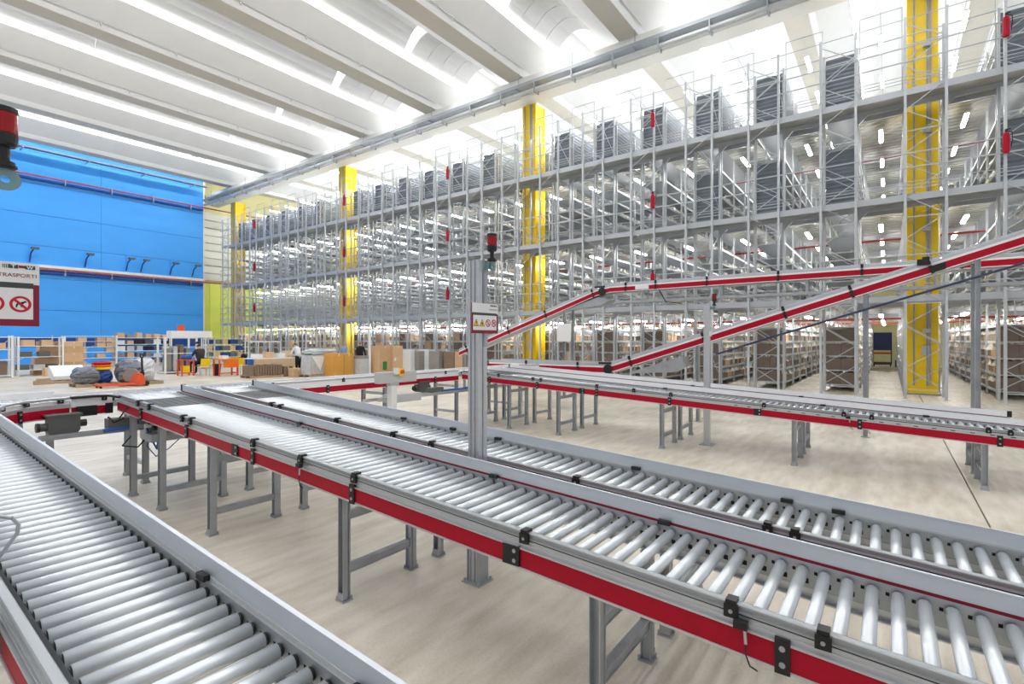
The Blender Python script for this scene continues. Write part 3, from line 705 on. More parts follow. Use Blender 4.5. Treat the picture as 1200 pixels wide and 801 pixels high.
part('terminal_box', MB().box(-7.24,-7.1,7.0,7.35,.79,.87), 'dgrey', t)
part('cover', MB().box(-7.3,-7.05,6.0,6.7,.68,.82), 'lgrey', t)
part('cable', MB().path([(-7.1,7.3,.8),(-7.1,8.0,.8),(-7.05,8.6,.83)], .02, 5), 'bluecable', t)
part('machinery', MB().box(-7.3,-7.02,8.3,8.6,.8,.95).rod((-7.1,8.2,.9),(-7.1,8.2,1.05),.05,10).rod((-7.05,8.25,.7),(-7.05,8.25,.85),.05,10), 'dgrey', t)
# sign posts between the lanes
def beacon(o, x, y, z, with_plate=True):
    if with_plate:
        mb = MB(); n = 22; vs = []; fs = []
        for i in range(n):
            a = 2*math.pi*i/n
            for r in (.013, .041):
                for xx in (x-.003, x+.003): vs.append((xx, y+.004+r*math.cos(a), z-.041+r*.92*math.sin(a)))
        for i in range(n):
            b, c2 = 4*i, 4*((i+1) % n)
            fs += [(b,b+2,c2+2,c2),(b+1,c2+1,c2+3,b+3),(b+2,b+3,c2+3,c2+2),(b,c2,c2+1,b+1)]
        mb.add(vs, fs).box(x-.06,x-.003,y-.05,y-.03,z-.07,z-.02).box(x-.003,x+.003,y-.05,y-.02,z-.07,z-.02)
        part('bracket', mb, 'teal', o)
        part('disc', MB().lathe([(.03,-.004),(.036,.0),(.036,.006)], (x,y,z), 16), 'black', o)
    part('stem', MB().lathe([(.03,.006),(.03,.018),(.016,.02),(.016,.075)], (x,y,z), 14), 'black', o)
    part('base', MB().lathe([(.03,.07),(.036,.078),(.038,.11),(.036,.112)], (x,y,z), 18), 'black', o)
    l = part('lens', MB().lathe([(.034,.112),(.0365,.114),(.0365,.182),(.034,.184)], (x,y,z), 20), 'lens', o, 'red beacon lens')
    part('lid', MB().lathe([(.0375,.184),(.0375,.2),(.03,.204)], (x,y,z), 18), 'black', o)
def sign_board(o, x, ya, za, small=False):
    """board facing +X, .30 wide and .22 tall; u along +Y, v up"""
    W, H = .30, .222
    b = part('sign', MB().box(x,x+.006,ya,ya+W,za,za+H), 'sign_maroon', o, 'maroon and white notice board')
    Pl = lambda e: (lambda u, v: (x+.006+e, ya+u, za+v))
    def rect(u0,u1,v0,v1,e=.0006,m=0,mb=None):
        mb = mb or MB(); f = Pl(e); return mb.add([f(u0,v0),f(u1,v0),f(u1,v1),f(u0,v1)], [(0,1,2,3)], m)
    mb = MB()
    rect(0,W,.147,H,.0006,0,mb); rect(.012,W-.0165,.024,.133,.0006,0,mb)
    part('white_field', mb, 'sign_white', b)
    part('grey_band', rect(0,W-.0155,.133,.152,.0009), 'sign_grey', b)
    # emblem: dark and maroon blocks with white letters T and W
    mb = MB()
    for a in range(3): rect(.205+.0045*a,.2075+.0045*a,.201,.214,.0011,0,mb)
    rect(.2185,.2445,.201,.2145,.0011,0,mb); rect(.2455,.262,.2035,.2125,.0011,1,mb); rect(.262,.289,.2005,.2135,.0011,0,mb)
    part('emblem', mb, ['sign_grey', 'sign_maroon'], b)
    mb = MB(); f = Pl(.0016)
    text_mb(mb, 'T', .016, lambda p, q: f(.226+p*1.3, .2022+q), 0, .02)
    text_mb(mb, 'W', .014, lambda p, q: f(.2665+p*1.15, .2022+q), 0, .03)
    part('letters', mb, 'sign_white', b)
    mb = MB(); w = text_mb(MB(), 'TRASPORTI', .0175, lambda p, q: (0,0,0), 0)
    text_mb(mb, 'TRASPORTI', .0175, lambda p, q: f(W-.008-w*1.12+p*1.12, .1715+q), 0, .006)
    part('lettering', mb, 'sign_maroon', b, 'lettering TRASPORTI')
    # pictograms: two yellow warning triangles, two red prohibition rings
    def ringuv(mb, u, v, r0, r1, e, m):
        n = 28; g = Pl(e)
        vs = [g(u+r*math.cos(2*math.pi*i/n), v+r*math.sin(2*math.pi*i/n)) for i in range(n) for r in (r0, r1)]
        mb.add(vs, [(2*i,2*i+1,(2*i+3) % (2*n),(2*i+2) % (2*n)) for i in range(n)], m)
    for u, kind in ((.046,'tri'),(.112,'tri2'),(.182,'ring'),(.2505,'ring2')):
        mb = MB(); v = .077; g = Pl(.0011); g2 = Pl(.0016)
        if kind.startswith('tri'):
            mb.add([g(u-.031,v-.025),g(u+.031,v-.025),g(u,v+.031)], [(0,1,2)], 0)
            mb.add([g2(u-.025,v-.0215),g2(u+.025,v-.0215),g2(u,v+.0235)], [(0,1,2)], 1)
            g3 = Pl(.002)
            if kind == 'tri': mb.add([g3(u-.004,v-.003),g3(u+.004,v-.003),g3(u+.004,v+.01),g3(u-.004,v+.01),g3(u-.004,v-.014),g3(u+.004,v-.014),g3(u+.004,v-.007),g3(u-.004,v-.007)], [(0,1,2,3),(4,5,6,7)], 0)
            else: mb.add([g3(u-.01,v-.012),g3(u+.011,v-.012),g3(u+.004,v-.003),g3(u-.006,v-.003),g3(u-.002,v+.008),g3(u+.007,v+.002)], [(0,1,2,3),(3,2,5,4)], 0)
            part('warning_triangle', mb, ['black', 'sign_yellow'], b, 'yellow warning triangle')
        else:
            ringuv(mb, u, v, .0205, .0285, .0011, 0)
            if kind == 'ring2':   # small four-legged animal shape
                for a in ([(-.012,-.002),(.006,-.001),(.012,.007),(.006,.009),(-.008,.004)], [(-.0125,-.0125),(-.0095,-.0125),(-.006,-.001),(-.012,-.001)], [(.0,-.0105),(.003,-.0105),(.006,0),(.001,0)], [(.008,.005),(.0165,.006),(.014,.0115),(.008,.011)]):
                    mb.add([g(u+p, v+q) for p, q in a], [tuple(range(len(a)))], 1)
            else:
                for a in ([(-.003,-.004),(.003,-.004),(.004,.008),(-.004,.008)], [(-.0065,-.013),(-.003,-.013),(0,-.003),(-.004,-.003)], [(.003,-.013),(.0065,-.013),(.004,-.003),(0,-.003)], [(-.003,.009),(.003,.009),(.003,.0145),(-.003,.0145)]):
                    mb.add([g(u+p, v+q) for p, q in a], [tuple(range(len(a)))], 1)
            s2 = .0205*.7071; w2 = .0028
            mb.add([g2(u-s2-w2,v+s2-w2),g2(u-s2+w2,v+s2+w2),g2(u+s2+w2,v-s2+w2),g2(u+s2-w2,v-s2-w2)], [(3,2,1,0)], 0)
            part('prohibition_sign', mb, ['sign_red', 'black'], b, 'red ringed prohibition pictogram')
def post(label, x, y, sign=True, bea=True, extra=False):
    o = thing('sign_post', label, 'post', (x, y, 0))
    a, b2, top = .05, .05, 2.39
    mb = MB()
    pts = [(-a,-b2),(-.03,-b2),(-.03,-b2+.012),(-.008,-b2+.012),(-.008,-b2),(.008,-b2),(.008,-b2+.012),(.03,-b2+.012),(.03,-b2),(a,-b2),
           (a,-.008),(a-.012,-.008),(a-.012,.008),(a,.008),(a,b2),(-a,b2)]
    mb.prism([(x+p, y+q) for p, q in pts], 'z', .012, top)
    part('shaft', mb, 'alu', o)
    part('foot_plate', MB().box(x-.085,x+.085,y-.085,y+.085,0,.012), 'galv', o)
    ft = MB()
    for sx in (-1,1):
        ft.box(x+sx*.05-.004,x+sx*.05+.004,y-.06,y+.06,.012,.3)
        for sy in (-1,1): ft.rod((x+sx*.068,y+sy*.068,.012),(x+sx*.068,y+sy*.068,.03),.01,6)
    part('foot_bracket', ft, 'galv', o)
    if bea: beacon(o, x+.085, y+.065, top)
    if sign:
        sign_board(o, x+.06, y-.14, 1.848)
        part('slotted_strip', MB().box(x+.05,x+.056,y+.01,y+.05,1.75,top).box(x+.0561,x+.0565,y+.022,y+.038,2.28,2.33).box(x+.0561,x+.0565,y+.022,y+.038,2.18,2.23).box(x+.0561,x+.0565,y+.022,y+.038,2.1,2.14), 'galv', o)
    return o
post('aluminium post with warning board and red beacon, standing between the two long lanes', -2.48, 2.93)
o = post('post outside the left edge whose red beacon and notice board show at left', -2.52, .312)
part('cable', MB().path([(-2.5,.34,1.0),(-2.49,.385,1.06),(-2.475,.418,1.12),(-2.475,.42,1.15),(-2.48,.405,1.175),(-2.5,.375,1.185),(-2.52,.33,1.18)], .006, 7), 'galv', o)
o = thing('sign_post', 'slim post with a small red beacon between the two far lanes', 'post', (-2.52, 9.08, 0))
part('shaft', MB().box(-2.56,-2.48,9.04,9.12,.012,2.39).box(-2.57,-2.55,9.03,9.05,.012,2.39).box(-2.49,-2.47,9.03,9.05,.012,2.39), 'alu', o)
part('foot_plate', MB().box(-2.63,-2.41,8.97,9.19,0,.012), 'galv', o)
part('label_plate', MB().box(-2.47,-2.464,9.0,9.14,1.86,1.95), 'white', o)
beacon(o, -2.42, 9.13, 2.39)
# control box on a white stand by the main line
o = thing('control_stand', 'white control stand with grey box and yellow stop button beside the main line', 'control box', (-7.0, 5.95, 0))
part('leg', MB().box(-7.06,-6.94,5.9,6.02,0,1.0), 'white', o)
part('box', MB().box(-7.1,-6.96,5.66,6.5,1.05,1.24).box(-7.08,-6.98,5.9,6.1,1.0,1.05), 'lgrey', o)
sb = part('stop_box', MB().box(-6.96,-6.9,6.04,6.15,1.18,1.3), 'yellow_p', o)
part('stop_button', MB().rod((-6.9,6.095,1.24),(-6.86,6.095,1.24),.035,12), 'orangered', sb)
part('tag', MB().box(-6.95,-6.91,5.95,6.04,1.2,1.31), 'white', o)

# inclined belt conveyors
def belt_line(label, y0, W, prof, clampx, plates, black=()):
    t = thing('incline_conveyor', label, 'conveyor', (prof[0][0], y0+W/2, 0), 'belt conveyors climbing to the racking')
    def sweep(ya, yb, z0, z1):
        mb = MB(); n = len(prof)
        vs = [(x, yy, z+zz) for x, z in prof for yy, zz in ((ya,z0),(yb,z0),(yb,z1),(ya,z1))]
        fs = [(0,1,2,3), (4*n-1,4*n-2,4*n-3,4*n-4)]
        for i in range(n-1):
            b = 4*i
            for k in range(4): fs.append((b+k, b+4+k, b+4+(k+1) % 4, b+(k+1) % 4))
        return mb.add(vs, fs)
    for ya, s in ((y0, 1), (y0+W, -1)):
        Y = lambda a: ya+s*a
        A = lambda a, b: (min(Y(a), Y(b)), max(Y(a), Y(b)))
        part('side_beam', sweep(*A(.01,.05), -.195, -.06), 'white_rail', t)
        part('red_band', sweep(*A(0,.01), -.19, -.072), 'red', t, 'red side band')
        part('lower_lip', sweep(*A(-.004,.03), -.207, -.192), 'white_rail', t)
        part('guard', sweep(*A(.006,.03), -.07, -.03), 'white_rail', t)
        part('guard', sweep(*A(.004,.03), -.022, .01), 'alu', t)
        part('guard', sweep(*A(.008,.03), .016, .05), 'rail', t)
    part('belt', sweep(y0+.06, y0+W-.06, -.075, -.05), 'belt', t)
    part('underside', sweep(y0+.06, y0+W-.06, -.185, -.17), 'galv', t)
    def zat(x):
        for (xa, za), (xb, zb) in zip(prof[:-1], prof[1:]):
            if xa <= x <= xb: return za+(zb-za)*(x-xa)/(xb-xa), math.atan2(zb-za, xb-xa)
        return prof[-1][1], 0
    pm = MB().box(-.025,.025,-.02,.01,-.2,-.06).box(-.025,.025,-.025,.02,-.04,.05).mesh('joint_plate', 'black')
    for x in clampx:
        z, a = zat(x); inst('joint_plate', pm, (x, y0, z), t, (0,-a,0))
    for x, h in plates:
        z, a = zat(x)
        for yy in (y0+.03, y0+W-.03):
            part('post', MB().box(x-.035,x-.028,yy-.035,yy+.035,.012,z-.2).box(x+.028,x+.035,yy-.035,yy+.035,.012,z-.2).box(x-.03,x+.03,yy+.01,yy+.018,.012,z-.2).box(x-.07,x+.07,yy-.07,yy+.07,0,.012), 'galv', t)
    for x in black:
        z, a = zat(x)
        part('pulley_cover', MB().rod((x, y0-.03, z-.13), (x, y0+.0, z-.13), .12, 16), 'black', t)
        part('edge_guide', MB().rod((x-.25, y0, z+.02), (x+.08, y0, z+.02+.0), .03, 8), 'black', t)
    return t, zat
t, zE1 = belt_line('near red belt conveyor climbing from the middle to the right edge of the photo', 11.5, .62,
    [(-9.3,1.19),(-5.65,1.19),(-5.4,1.24),(3.2,1.19+.319*8.8)], (-8.0,-6.4,-5.0,-3.3,-1.72,-.6,.55), ((-3.4,1),(-.36,1),(1.19,1),(-8.6,1)), (-5.55,))
part('chute_plate', MB().prism([(-5.1,1.0),(-3.75,1.43),(-3.72,1.2),(-4.0,1.06)], 'y', 11.55, 12.0), 'galv', t)
part('cable', MB().path([(-3.0,11.45,zE1(-3.0)[0]-.52),(-1.9,11.45,zE1(-1.9)[0]-.5),(3.0,11.45,zE1(3.0)[0]-.5)], .02, 6), mat('slate_cable', sr(52,62,88), .5), t)
part('drive_box', MB().box(.39,.46,11.44,11.52,zE1(.42)[0]+.0,zE1(.42)[0]+.1).box(.46,.56,11.42,11.5,zE1(.5)[0]-.03,zE1(.5)[0]+.11), 'black', t)
part('joint_cover', MB().prism([(.6,zE1(.6)[0]-.2),(.78,zE1(.78)[0]-.2),(.78,zE1(.78)[0]-.08),(.6,zE1(.6)[0]-.08)], 'y', 11.48, 11.5), 'black', t)
t, zE2 = belt_line('far red belt conveyor climbing to the mezzanine and running level to the right edge', 14.0, .62,
    [(-12.75,1.42),(-7.15,3.34),(-6.7,3.42),(6.5,3.50)], (-12.4,-10.5,-9.0,-7.3,-6.2,-5.3,-3.9,-2.2,-.5,1.2,3.0), ((-8.28,1),(-12.5,1),(5.0,1)), (-6.95,))
part('chute_plate', MB().prism([(-8.4,2.72),(-7.1,3.1),(-6.7,3.0),(-7.0,2.85)], 'y', 14.05, 14.5), 'galv', t)
part('tag_card', MB().box(-8.5,-8.0,13.93,13.935,1.75,2.3), 'white', t)
part('under_tray', MB().box(-6.6,5,14.1,14.5,2.9,2.96), 'galv', t)
part('white_tag', MB().box(-5.9,-5.5,13.985,13.995,3.25,3.36), 'white', t)
for x in (-5.7,-3.6,-1.6,.8):
    part('hanger', MB().box(x-.02,x+.02,14.1,14.14,2.96,3.26).box(x-.02,x+.02,14.46,14.5,2.96,3.26), 'galv', t)
part('hanging_cable', MB().path([(-5.2,14.0,3.2),(-5.0,14.0,2.85),(-4.6,14.0,2.8)], .015, 5), 'black', t)
# ------------------------------------------------------------------ goods, tables and people at the far left
def pallet(o, x, y, w, d, h=.13):
    for i in range(5):
        part('deck_board', MB().box(x-w/2, x+w/2, y-d/2+i*(d-.12)/4, y-d/2+i*(d-.12)/4+.12, h-.025, h), 'wood', o)
    for i in range(3):
        part('runner', MB().box(x-w/2+i*(w-.1)/2, x-w/2+i*(w-.1)/2+.1, y-d/2, y+d/2, 0, h-.025), 'wood', o)
def make_pallet(label, x, y, w, d):
    o = thing('pallet', label, 'pallet', (x, y, 0)); pallet(o, x, y, w, d); return o
def carton(label, x, y, z, w, d, h, m='carton', group=None, rz=0, name='carton'):
    o = thing(name, label, 'box', (x, y, z), group); 
    part('body', MB().cbox((x, y, z+h/2), (w, d, h), 0, rz), m, o)
    if name == 'carton':
        part('tape', MB().cbox((x, y, z+h+.002), (w*.98, .06, .004), 0, rz).cbox((x, y, z+h-.06), (w+.006, .06, .12), 0, rz), 'tape', o)
    return o
def lump(x, y, z, w, d, h, seed, n=18, m=9, jit=.13):
    """irregular wrapped bundle: a rounded closed body with dents"""
    rnd = random.Random(seed); mb = MB(); vs = []
    for j in range(m+1):
        v = j/m; zz = z+h*v; ex = (1-(abs(v-.45)/.75)**3)
        for i in range(n):
            a = 2*math.pi*i/n; cx, cy = math.cos(a), math.sin(a)
            q = (abs(cx)**4+abs(cy)**4)**-.25
            k = ex*(1-rnd.random()*jit)
            vs.append((x+w/2*cx*q*k, y+d/2*cy*q*k, zz+rnd.uniform(-.03,.03)*h*(0 < j)))
    fs = []
    for j in range(m):
        for i in range(n): fs.append((j*n+i, j*n+(i+1) % n, (j+1)*n+(i+1) % n, (j+1)*n+i))
    fs += [tuple(range(n))[::-1], tuple(m*n+i for i in range(n))]
    return mb.add(vs, fs)
def shelf_unit(label, x, y0, y1, d, h, levels, m='white'):
    """open shelving with its long side along Y, standing at x..x+d"""
    o = thing('shelf_unit', label, 'shelf', (x+d/2, (y0+y1)/2, 0))
    for xx in (x, x+d):
        for yy in (y0, y1): part('post', MB().box(xx-.03,xx+.03,yy-.04,yy+.04,0,h), m, o)
    for z in levels: part('shelf', MB().box(x-.02,x+d+.02,y0,y1,z-.03,z), m, o)
    for zz in (h*.4, h*.9): part('brace', MB().rod((x, y0, zz*.4), (x, y1, zz), .012, 4), m, o)
    return o
# white shelving A, left edge
shelf_unit('white shelving cut by the left edge of the photo', -34.6, 4.4, 5.55, .7, 2.0, (.12,.85,1.35,1.95))
carton('long tan box on the leftmost white shelving', -34.3, 5.0, 1.35, .5, .7, .3, 'carton2')
carton('dark crate low on the leftmost white shelving', -34.3, 5.1, .12, .5, .6, .65, 'carton_d', name='crate')
shelf_unit('white bench shelving with wire trays, second from the left edge', -35.4, 5.9, 7.6, .7, 1.95, (.3,.95,1.5,1.93))
for i, (yy, zz, mm) in enumerate(((6.1,.3,'dgrey'),(6.7,.3,'lgrey'),(7.2,.3,'dgrey'),(6.2,.95,'dgrey'),(6.9,.95,'dgrey'),(6.3,1.5,'carton2'),(7.0,1.5,'carton2'))):
    carton('%s bin, %s on the second white shelving' % ('tan' if mm == 'carton2' else 'grey', ORD[i]), -35.05, yy, zz, .5, .45, .25 if zz < 1.4 else .3, mm, name='bin')
# stacks of cartons
for i, (x, y, z, w, d, h, m) in enumerate(((-35.6,7.0,.0,.8,.9,.55,'carton'),(-35.7,7.1,.55,.8,.95,.3,'carton2'),(-35.9,7.25,.87,.8,.8,.3,'carton'),(-35.9,7.25,1.17,.8,.8,.3,'carton2'),(-35.9,7.25,1.47,.8,.8,.25,'carton'),
        (-36.4,8.35,.0,.8,.8,.6,'carton'),(-36.4,8.35,.6,.8,.8,.5,'carton2'),(-36.4,8.35,1.1,.8,.8,.35,'carton'),(-36.4,8.35,1.45,.8,.8,.25,'carton2'))):
    carton('brown carton, %s up in the %s stack beside the white shelving' % (ORD[i if i < 5 else i-5], 'left' if i < 5 else 'right'), x, y, z, w, d, h, m, 'stacked cartons by the white shelving')
for i in range(3):
    carton('flat tan carton, %s of the low row in front of the carton stacks' % ORD[i], -33.6-.1*i, 6.9+.62*i, 0, .6, .56, .42-.05*i, 'carton2')
# shelf C with pigeon holes
shelf_unit('white pigeon hole shelving with small tan boxes in front of the blue wall', -43.1, 9.4, 12.1, .6, 2.05, (.1,.6,1.0,1.35,1.7,2.05))
for j, z in enumerate((.1,.6,1.0,1.35,1.7)):
    for i, y in enumerate((9.75, 10.3, 11.3, 11.8)):
        if (i+j) % 5 == 4: continue
        carton('small tan box, %s shelf up, %s from the left, in the pigeon hole shelving' % (ORD[j], ORD[i]), -42.8, y, z, .5, .45, .26, 'carton2' if (i+j) % 2 else 'carton', 'boxes in the pigeon hole shelving', name='shelf_box')
for y in (9.5, 10.8):
    pass
shelf_unit('tall shelving crowded with mixed goods in front of the blue wall', -43.2, 12.1, 15.4, .8, 2.1, (.15,.6,1.05,1.5,1.95))
rr = random.Random(3)
for j, z in enumerate((.15,.6,1.05,1.5,1.95)):
    for i in range(6):
        y = 12.4+i*.54; h = rr.uniform(.22,.36)
        carton('small box, %s shelf up, %s from the left, on the crowded shelving' % (ORD[j], ORD[i]), -42.8, y, z, .5, rr.uniform(.3,.48), h, rr.choice(['carton2','lgrey','dgrey','white_st','white_st','black','greystack'] if j < 4 else ['carton2','carton','greystack']), 'goods on the crowded shelving', name='shelf_box')
for i in range(3):
    o = thing('standard', '%s thin grey standard behind the pigeon hole shelving, from the left' % ORD[i], 'post', (-44.5, 9.2+i*1.7, 0), 'standards behind the shelving')
    part('pole', MB().box(-44.53,-44.47,9.17+i*1.7,9.23+i*1.7,0,2.1), 'lgrey', o); part('foot', MB().box(-44.6,-44.4,9.1+i*1.7,9.3+i*1.7,0,.03), 'lgrey', o)
# white sheets on a pallet, timber baulk
make_pallet('pallet under the leaning white sheets', -28.0, 6.3, 1.0, 1.2)
single('sheet_stack', MB().prism([(-28.5,.14),(-27.6,.14),(-27.55,.3),(-28.35,.72),(-28.5,.7)], 'y', 5.75, 6.85), 'white_st', 'stack of white sheets sloping on a pallet', 'sheets', (-28, 6.3, .14))
single('timber', MB().box(-27.5,-27.3,5.1,5.7,0,.16).box(-27.55,-27.35,5.2,5.6,.16,.24), 'wood', 'short timber baulks lying left of the white sheets', 'timber', (-27.4,5.4,0))
# wrapped bundles
make_pallet('pallet under the grey bundle with rainbow cushions', -25.0, 6.35, 1.0, 1.2)
o = thing('wrapped_bundle', 'film wrapped grey bundle on the pallet left of the pallet jack', 'bundle', (-25.0, 6.2, .13))
part('bundle', lump(-25.0, 6.15, .14, 1.0, .85, .6, 1), 'wrap', o); part('stripe', lump(-25.0, 6.15, .3, 1.03, .87, .2, 2, jit=.05), 'dgrey', o)
for i, (m, h) in enumerate((('yellow_p',.09),('orange',.09),('red',.09))):
    single('cushion', lump(-25.05, 6.65, .62+i*.1, .7, .6, .13, 20+i, jit=.06), m, '%s cushion piled on the grey wrapped goods' % ('yellow','orange','red')[i], 'cushion', (-25.05, 6.65, .62+i*.1))
single('wrapped_bundle', lump(-25.05, 6.68, .14, .8, .6, .5, 31), 'blue_dark', 'dark bundle carrying the rainbow cushions', 'bundle', (-25.05, 6.68, .14))
make_pallet('pallet under the large film wrapped bundle', -24.6, 7.7, 1.1, 1.5)
o = thing('wrapped_bundle', 'large film wrapped grey bundle right behind the pallet jack', 'bundle', (-24.6, 7.7, .13))
part('bundle', lump(-24.7, 7.5, .14, 1.0, 1.0, .85, 5), 'wrap', o); part('film', lump(-24.7, 7.95, .14, .9, .8, .9, 6), 'film', o)
part('roll', MB().rod((-24.2,7.4,.4),(-23.95,7.3,.4),.27,14), 'greystack', o)
# pallet jack
o = thing('pallet_jack', 'orange hand pallet jack with a black handle', 'pallet jack', (-23.7, 7.1, 0))
part('fork', MB().box(-23.95,-23.8,6.1,7.3,.08,.14), 'orangered', o); part('fork', MB().box(-23.5,-23.35,6.1,7.3,.08,.14), 'orangered', o)
part('body', MB().prism([(7.25,.06),(7.6,.06),(7.6,.3),(7.5,.5),(7.4,.5),(7.25,.16)], 'x', -23.9, -23.4), 'orangered', o)
part('pump', MB().rod((-23.65,7.55,.1),(-23.65,7.58,.55),.08,10), 'black', o)
hd = part('handle', MB().rod((-23.65,7.58,.5),(-23.65,7.56,1.12),.035,8), 'black', o)
part('grip', MB().path([(-23.65,7.56,1.1),(-23.8,7.56,1.12),(-23.8,7.56,1.24),(-23.5,7.56,1.24),(-23.5,7.56,1.12),(-23.65,7.56,1.1)], .022, 6), 'black', hd)
for xx in (-23.78, -23.52): part('wheel', MB().rod((xx-.03,7.68,.09),(xx+.03,7.68,.09),.09,14), 'black', o)
for xx in (-23.87, -23.43): part('wheel', MB().rod((xx-.03,6.2,.04),(xx+.03,6.2,.04),.04,10), 'black', o)
# white frame cage
o = thing('cage', 'tall white steel cage of folded sheets beside the orange tables', 'cage', (-31, 11.5, 0))
for xx in (-31.5,-30.5):
    for yy in (10.8,12.3): part('post', MB().box(xx-.04,xx+.04,yy-.04,yy+.04,0,1.95), 'white', o)
for zz in (.12, 1.1, 1.92):
    part('rail', MB().box(-31.5,-30.5,10.78,10.84,zz-.04,zz).box(-31.5,-30.5,12.26,12.32,zz-.04,zz).box(-31.53,-31.47,10.8,12.3,zz-.04,zz).box(-30.53,-30.47,10.8,12.3,zz-.04,zz), 'white', o)
part('floor', MB().box(-31.45,-30.55,10.85,12.25,.1,.14), 'dgrey', o)
for i in range(4):
    single('sheet', MB().box(-31.3+.0*i,-30.7,10.95+i*.3,11.15+i*.3,.15,1.35+.1*(i % 3)), ('greystack','film','brownstack','wrap')[i], '%s folded sheet stack standing in the white cage' % ORD[i], 'sheets', (-31, 11.05+i*.3, .15))
single('crate', MB().box(-35.4,-34.7,12.6,14.9,1.95,2.35), 'white', 'long white box lying on top of the shelving by the blue wall corner', 'box', (-35,13.7,1.95))
shelf_unit('grey shelving under the long white box', -35.5, 12.5, 15.0, .9, 1.95, (.15,.75,1.35,1.92), 'lgrey')
single('box', MB().box(-35.2,-34.9,13.1,13.4,2.35,2.7), 'orangered', 'little red and white box standing on the long white box', 'box', (-35,13.2,2.35))
shelf_unit('white shelving with dark boxes right of the cap wearing person', -38.6, 15.9, 18.6, .6, 1.95, (.15,.6,1.05,1.5,1.93))
for j, z in enumerate((.6,1.05,1.5)):
    for i in range(5):
        carton('box %s shelf up, %s from the left, on the shelving by the yellow wall' % (ORD[j], ORD[i]), -38.3, 16.2+i*.52, z, .45, .36, .32, ('endpanel','carton2','blue_dark')[(i+j) % 3], 'dark boxes on the shelving by the yellow wall', name='shelf_box')
# tables, chairs
def table(label, x, y, w, d, h, m, top=None):
    o = thing('table', label, 'table', (x, y, 0))
    part('tabletop', MB().box(x-w/2,x+w/2,y-d/2,y+d/2,h-.04,h), top or m, o)
    for sx in (-1,1):
        for sy in (-1,1): part('leg', MB().box(x+sx*(w/2-.04)-.03,x+sx*(w/2-.04)+.03,y+sy*(d/2-.04)-.03,y+sy*(d/2-.04)+.03,0,h-.04), m, o)
    part('stretcher', MB().box(x-w/2+.05,x+w/2-.05,y+d/2-.06,y+d/2-.03,.12,.17).box(x+w/2-.06,x+w/2-.03,y-d/2+.05,y+d/2-.05,.12,.17), m, o)
    return o
def chair(label, x, y, rz, m, seat_m=None):
    o = thing('chair', label, 'chair', (x, y, 0)); o.rotation_euler = (0,0,rz)
    def p(n, mb, mm): link(n, mb.mesh(n, mm), worg(o), o).location = (0,0,0)
    p('seat', MB().box(-.21,.21,-.21,.21,.43,.46), seat_m or m); p('backrest', MB().prism([(.19,.5),(.22,.5),(.27,.86),(.24,.86)], 'x', -.21, .21), m)
    for sx in (-1,1):
        for sy in (-1,1): p('leg', MB().rod((sx*.18,sy*.18,.43),(sx*.21,sy*.21,0),.016,6), 'lgrey')
        p('back_post', MB().rod((sx*.18,.2,.43),(sx*.18,.23,.55),.014,6), 'lgrey')
table('small orange table at the left of the yellow chair', -28.4, 10.95, .6, .6, .82, 'orangered')
single('bottle_case', MB().box(-28.6,-28.3,10.8,11.1,.17,.5), 'yellow_p', 'yellow case on the low shelf of the small orange table', 'case', (-28.4,10.95,.17))
table('orange table right of the black bin', -26.9, 12.2, .7, .95, .84, 'orangered', 'orange')
part('front_panel', MB().box(-26.56,-26.53,11.95,12.65,.42,.8), 'orange', bpy.data.objects['table.001'])
chair('bright yellow chair in front of the seated person', -27.6, 11.45, -math.pi/2+.2, 'yellow_p')
bpy.data.objects['chair'].rotation_euler = (0,0,-math.pi/2)
o = thing('waste_bin', 'round black waste bin beside the yellow chair', 'bin', (-27.3, 11.95, 0))
part('body', MB().lathe([(.15,0),(.19,.58),(.175,.58),(.14,.03)], (-27.3,11.95,0), 16), 'black', o); part('rim', MB().lathe([(.19,.56),(.2,.57),(.2,.6),(.18,.6)], (-27.3,11.95,0), 16), 'dgrey', o)
single('printer', MB().box(-27.0,-26.6,11.9,12.2,.845,1.02).box(-26.6,-26.5,11.95,12.15,.845,.87), 'white', 'white printer standing on the orange table', 'printer', (-26.8,12.05,.845))
single('bag', lump(-28.45, 11.0, .825, .4, .5, .22, 9), 'bluecable', 'blue bag lying on the small orange table', 'bag', (-28.45,11,.825))
chair('yellow chair with a black jacket over it, left of the blue crate', -27.5, 13.3, -math.pi*.8, 'yellow_p')
single('jacket', lump(-27.55, 13.4, .5, .4, .22, .55, 12, jit=.1), 'cloth_black', 'black jacket hung over the yellow chair back', 'jacket', (-27.55,13.4,.5))
o = thing('crate', 'bright blue plastic crate on legs beside the packing table', 'crate', (-28.3, 14.4, .35))
part('body', MB().box(-28.6,-28.0,14.0,14.75,.4,.8), 'bluecable', o); part('rim', MB().box(-28.63,-27.97,13.97,14.78,.78,.84), 'blue', o); part('stand', MB().box(-28.55,-28.5,14.05,14.1,0,.4).box(-28.1,-28.05,14.65,14.7,0,.4).box(-28.1,-28.05,14.05,14.1,0,.4), 'lgrey', o)
table('long packing table with a pale top behind the brown pallet stack', -25.6, 13.85, 1.1, 2.3, .88, 'carton2', 'white')
part('skirt', MB().box(-25.05,-25.03,12.75,14.95,.3,.84), 'tape', bpy.data.objects['table.002'])
for i, (yy, hh, mm) in enumerate(((13.1,.2,'white'),(13.7,.3,'carton2'),(14.3,.22,'white_st'),(14.7,.35,'tape'))):
    carton('%s parcel from the left on the long packing table' % ORD[i], -25.6, yy, .885, .4, .42, hh, mm, name='parcel')
o = thing('frame_rack', 'white tube frame standing on the packing table', 'frame', (-26, 13.4, .88))
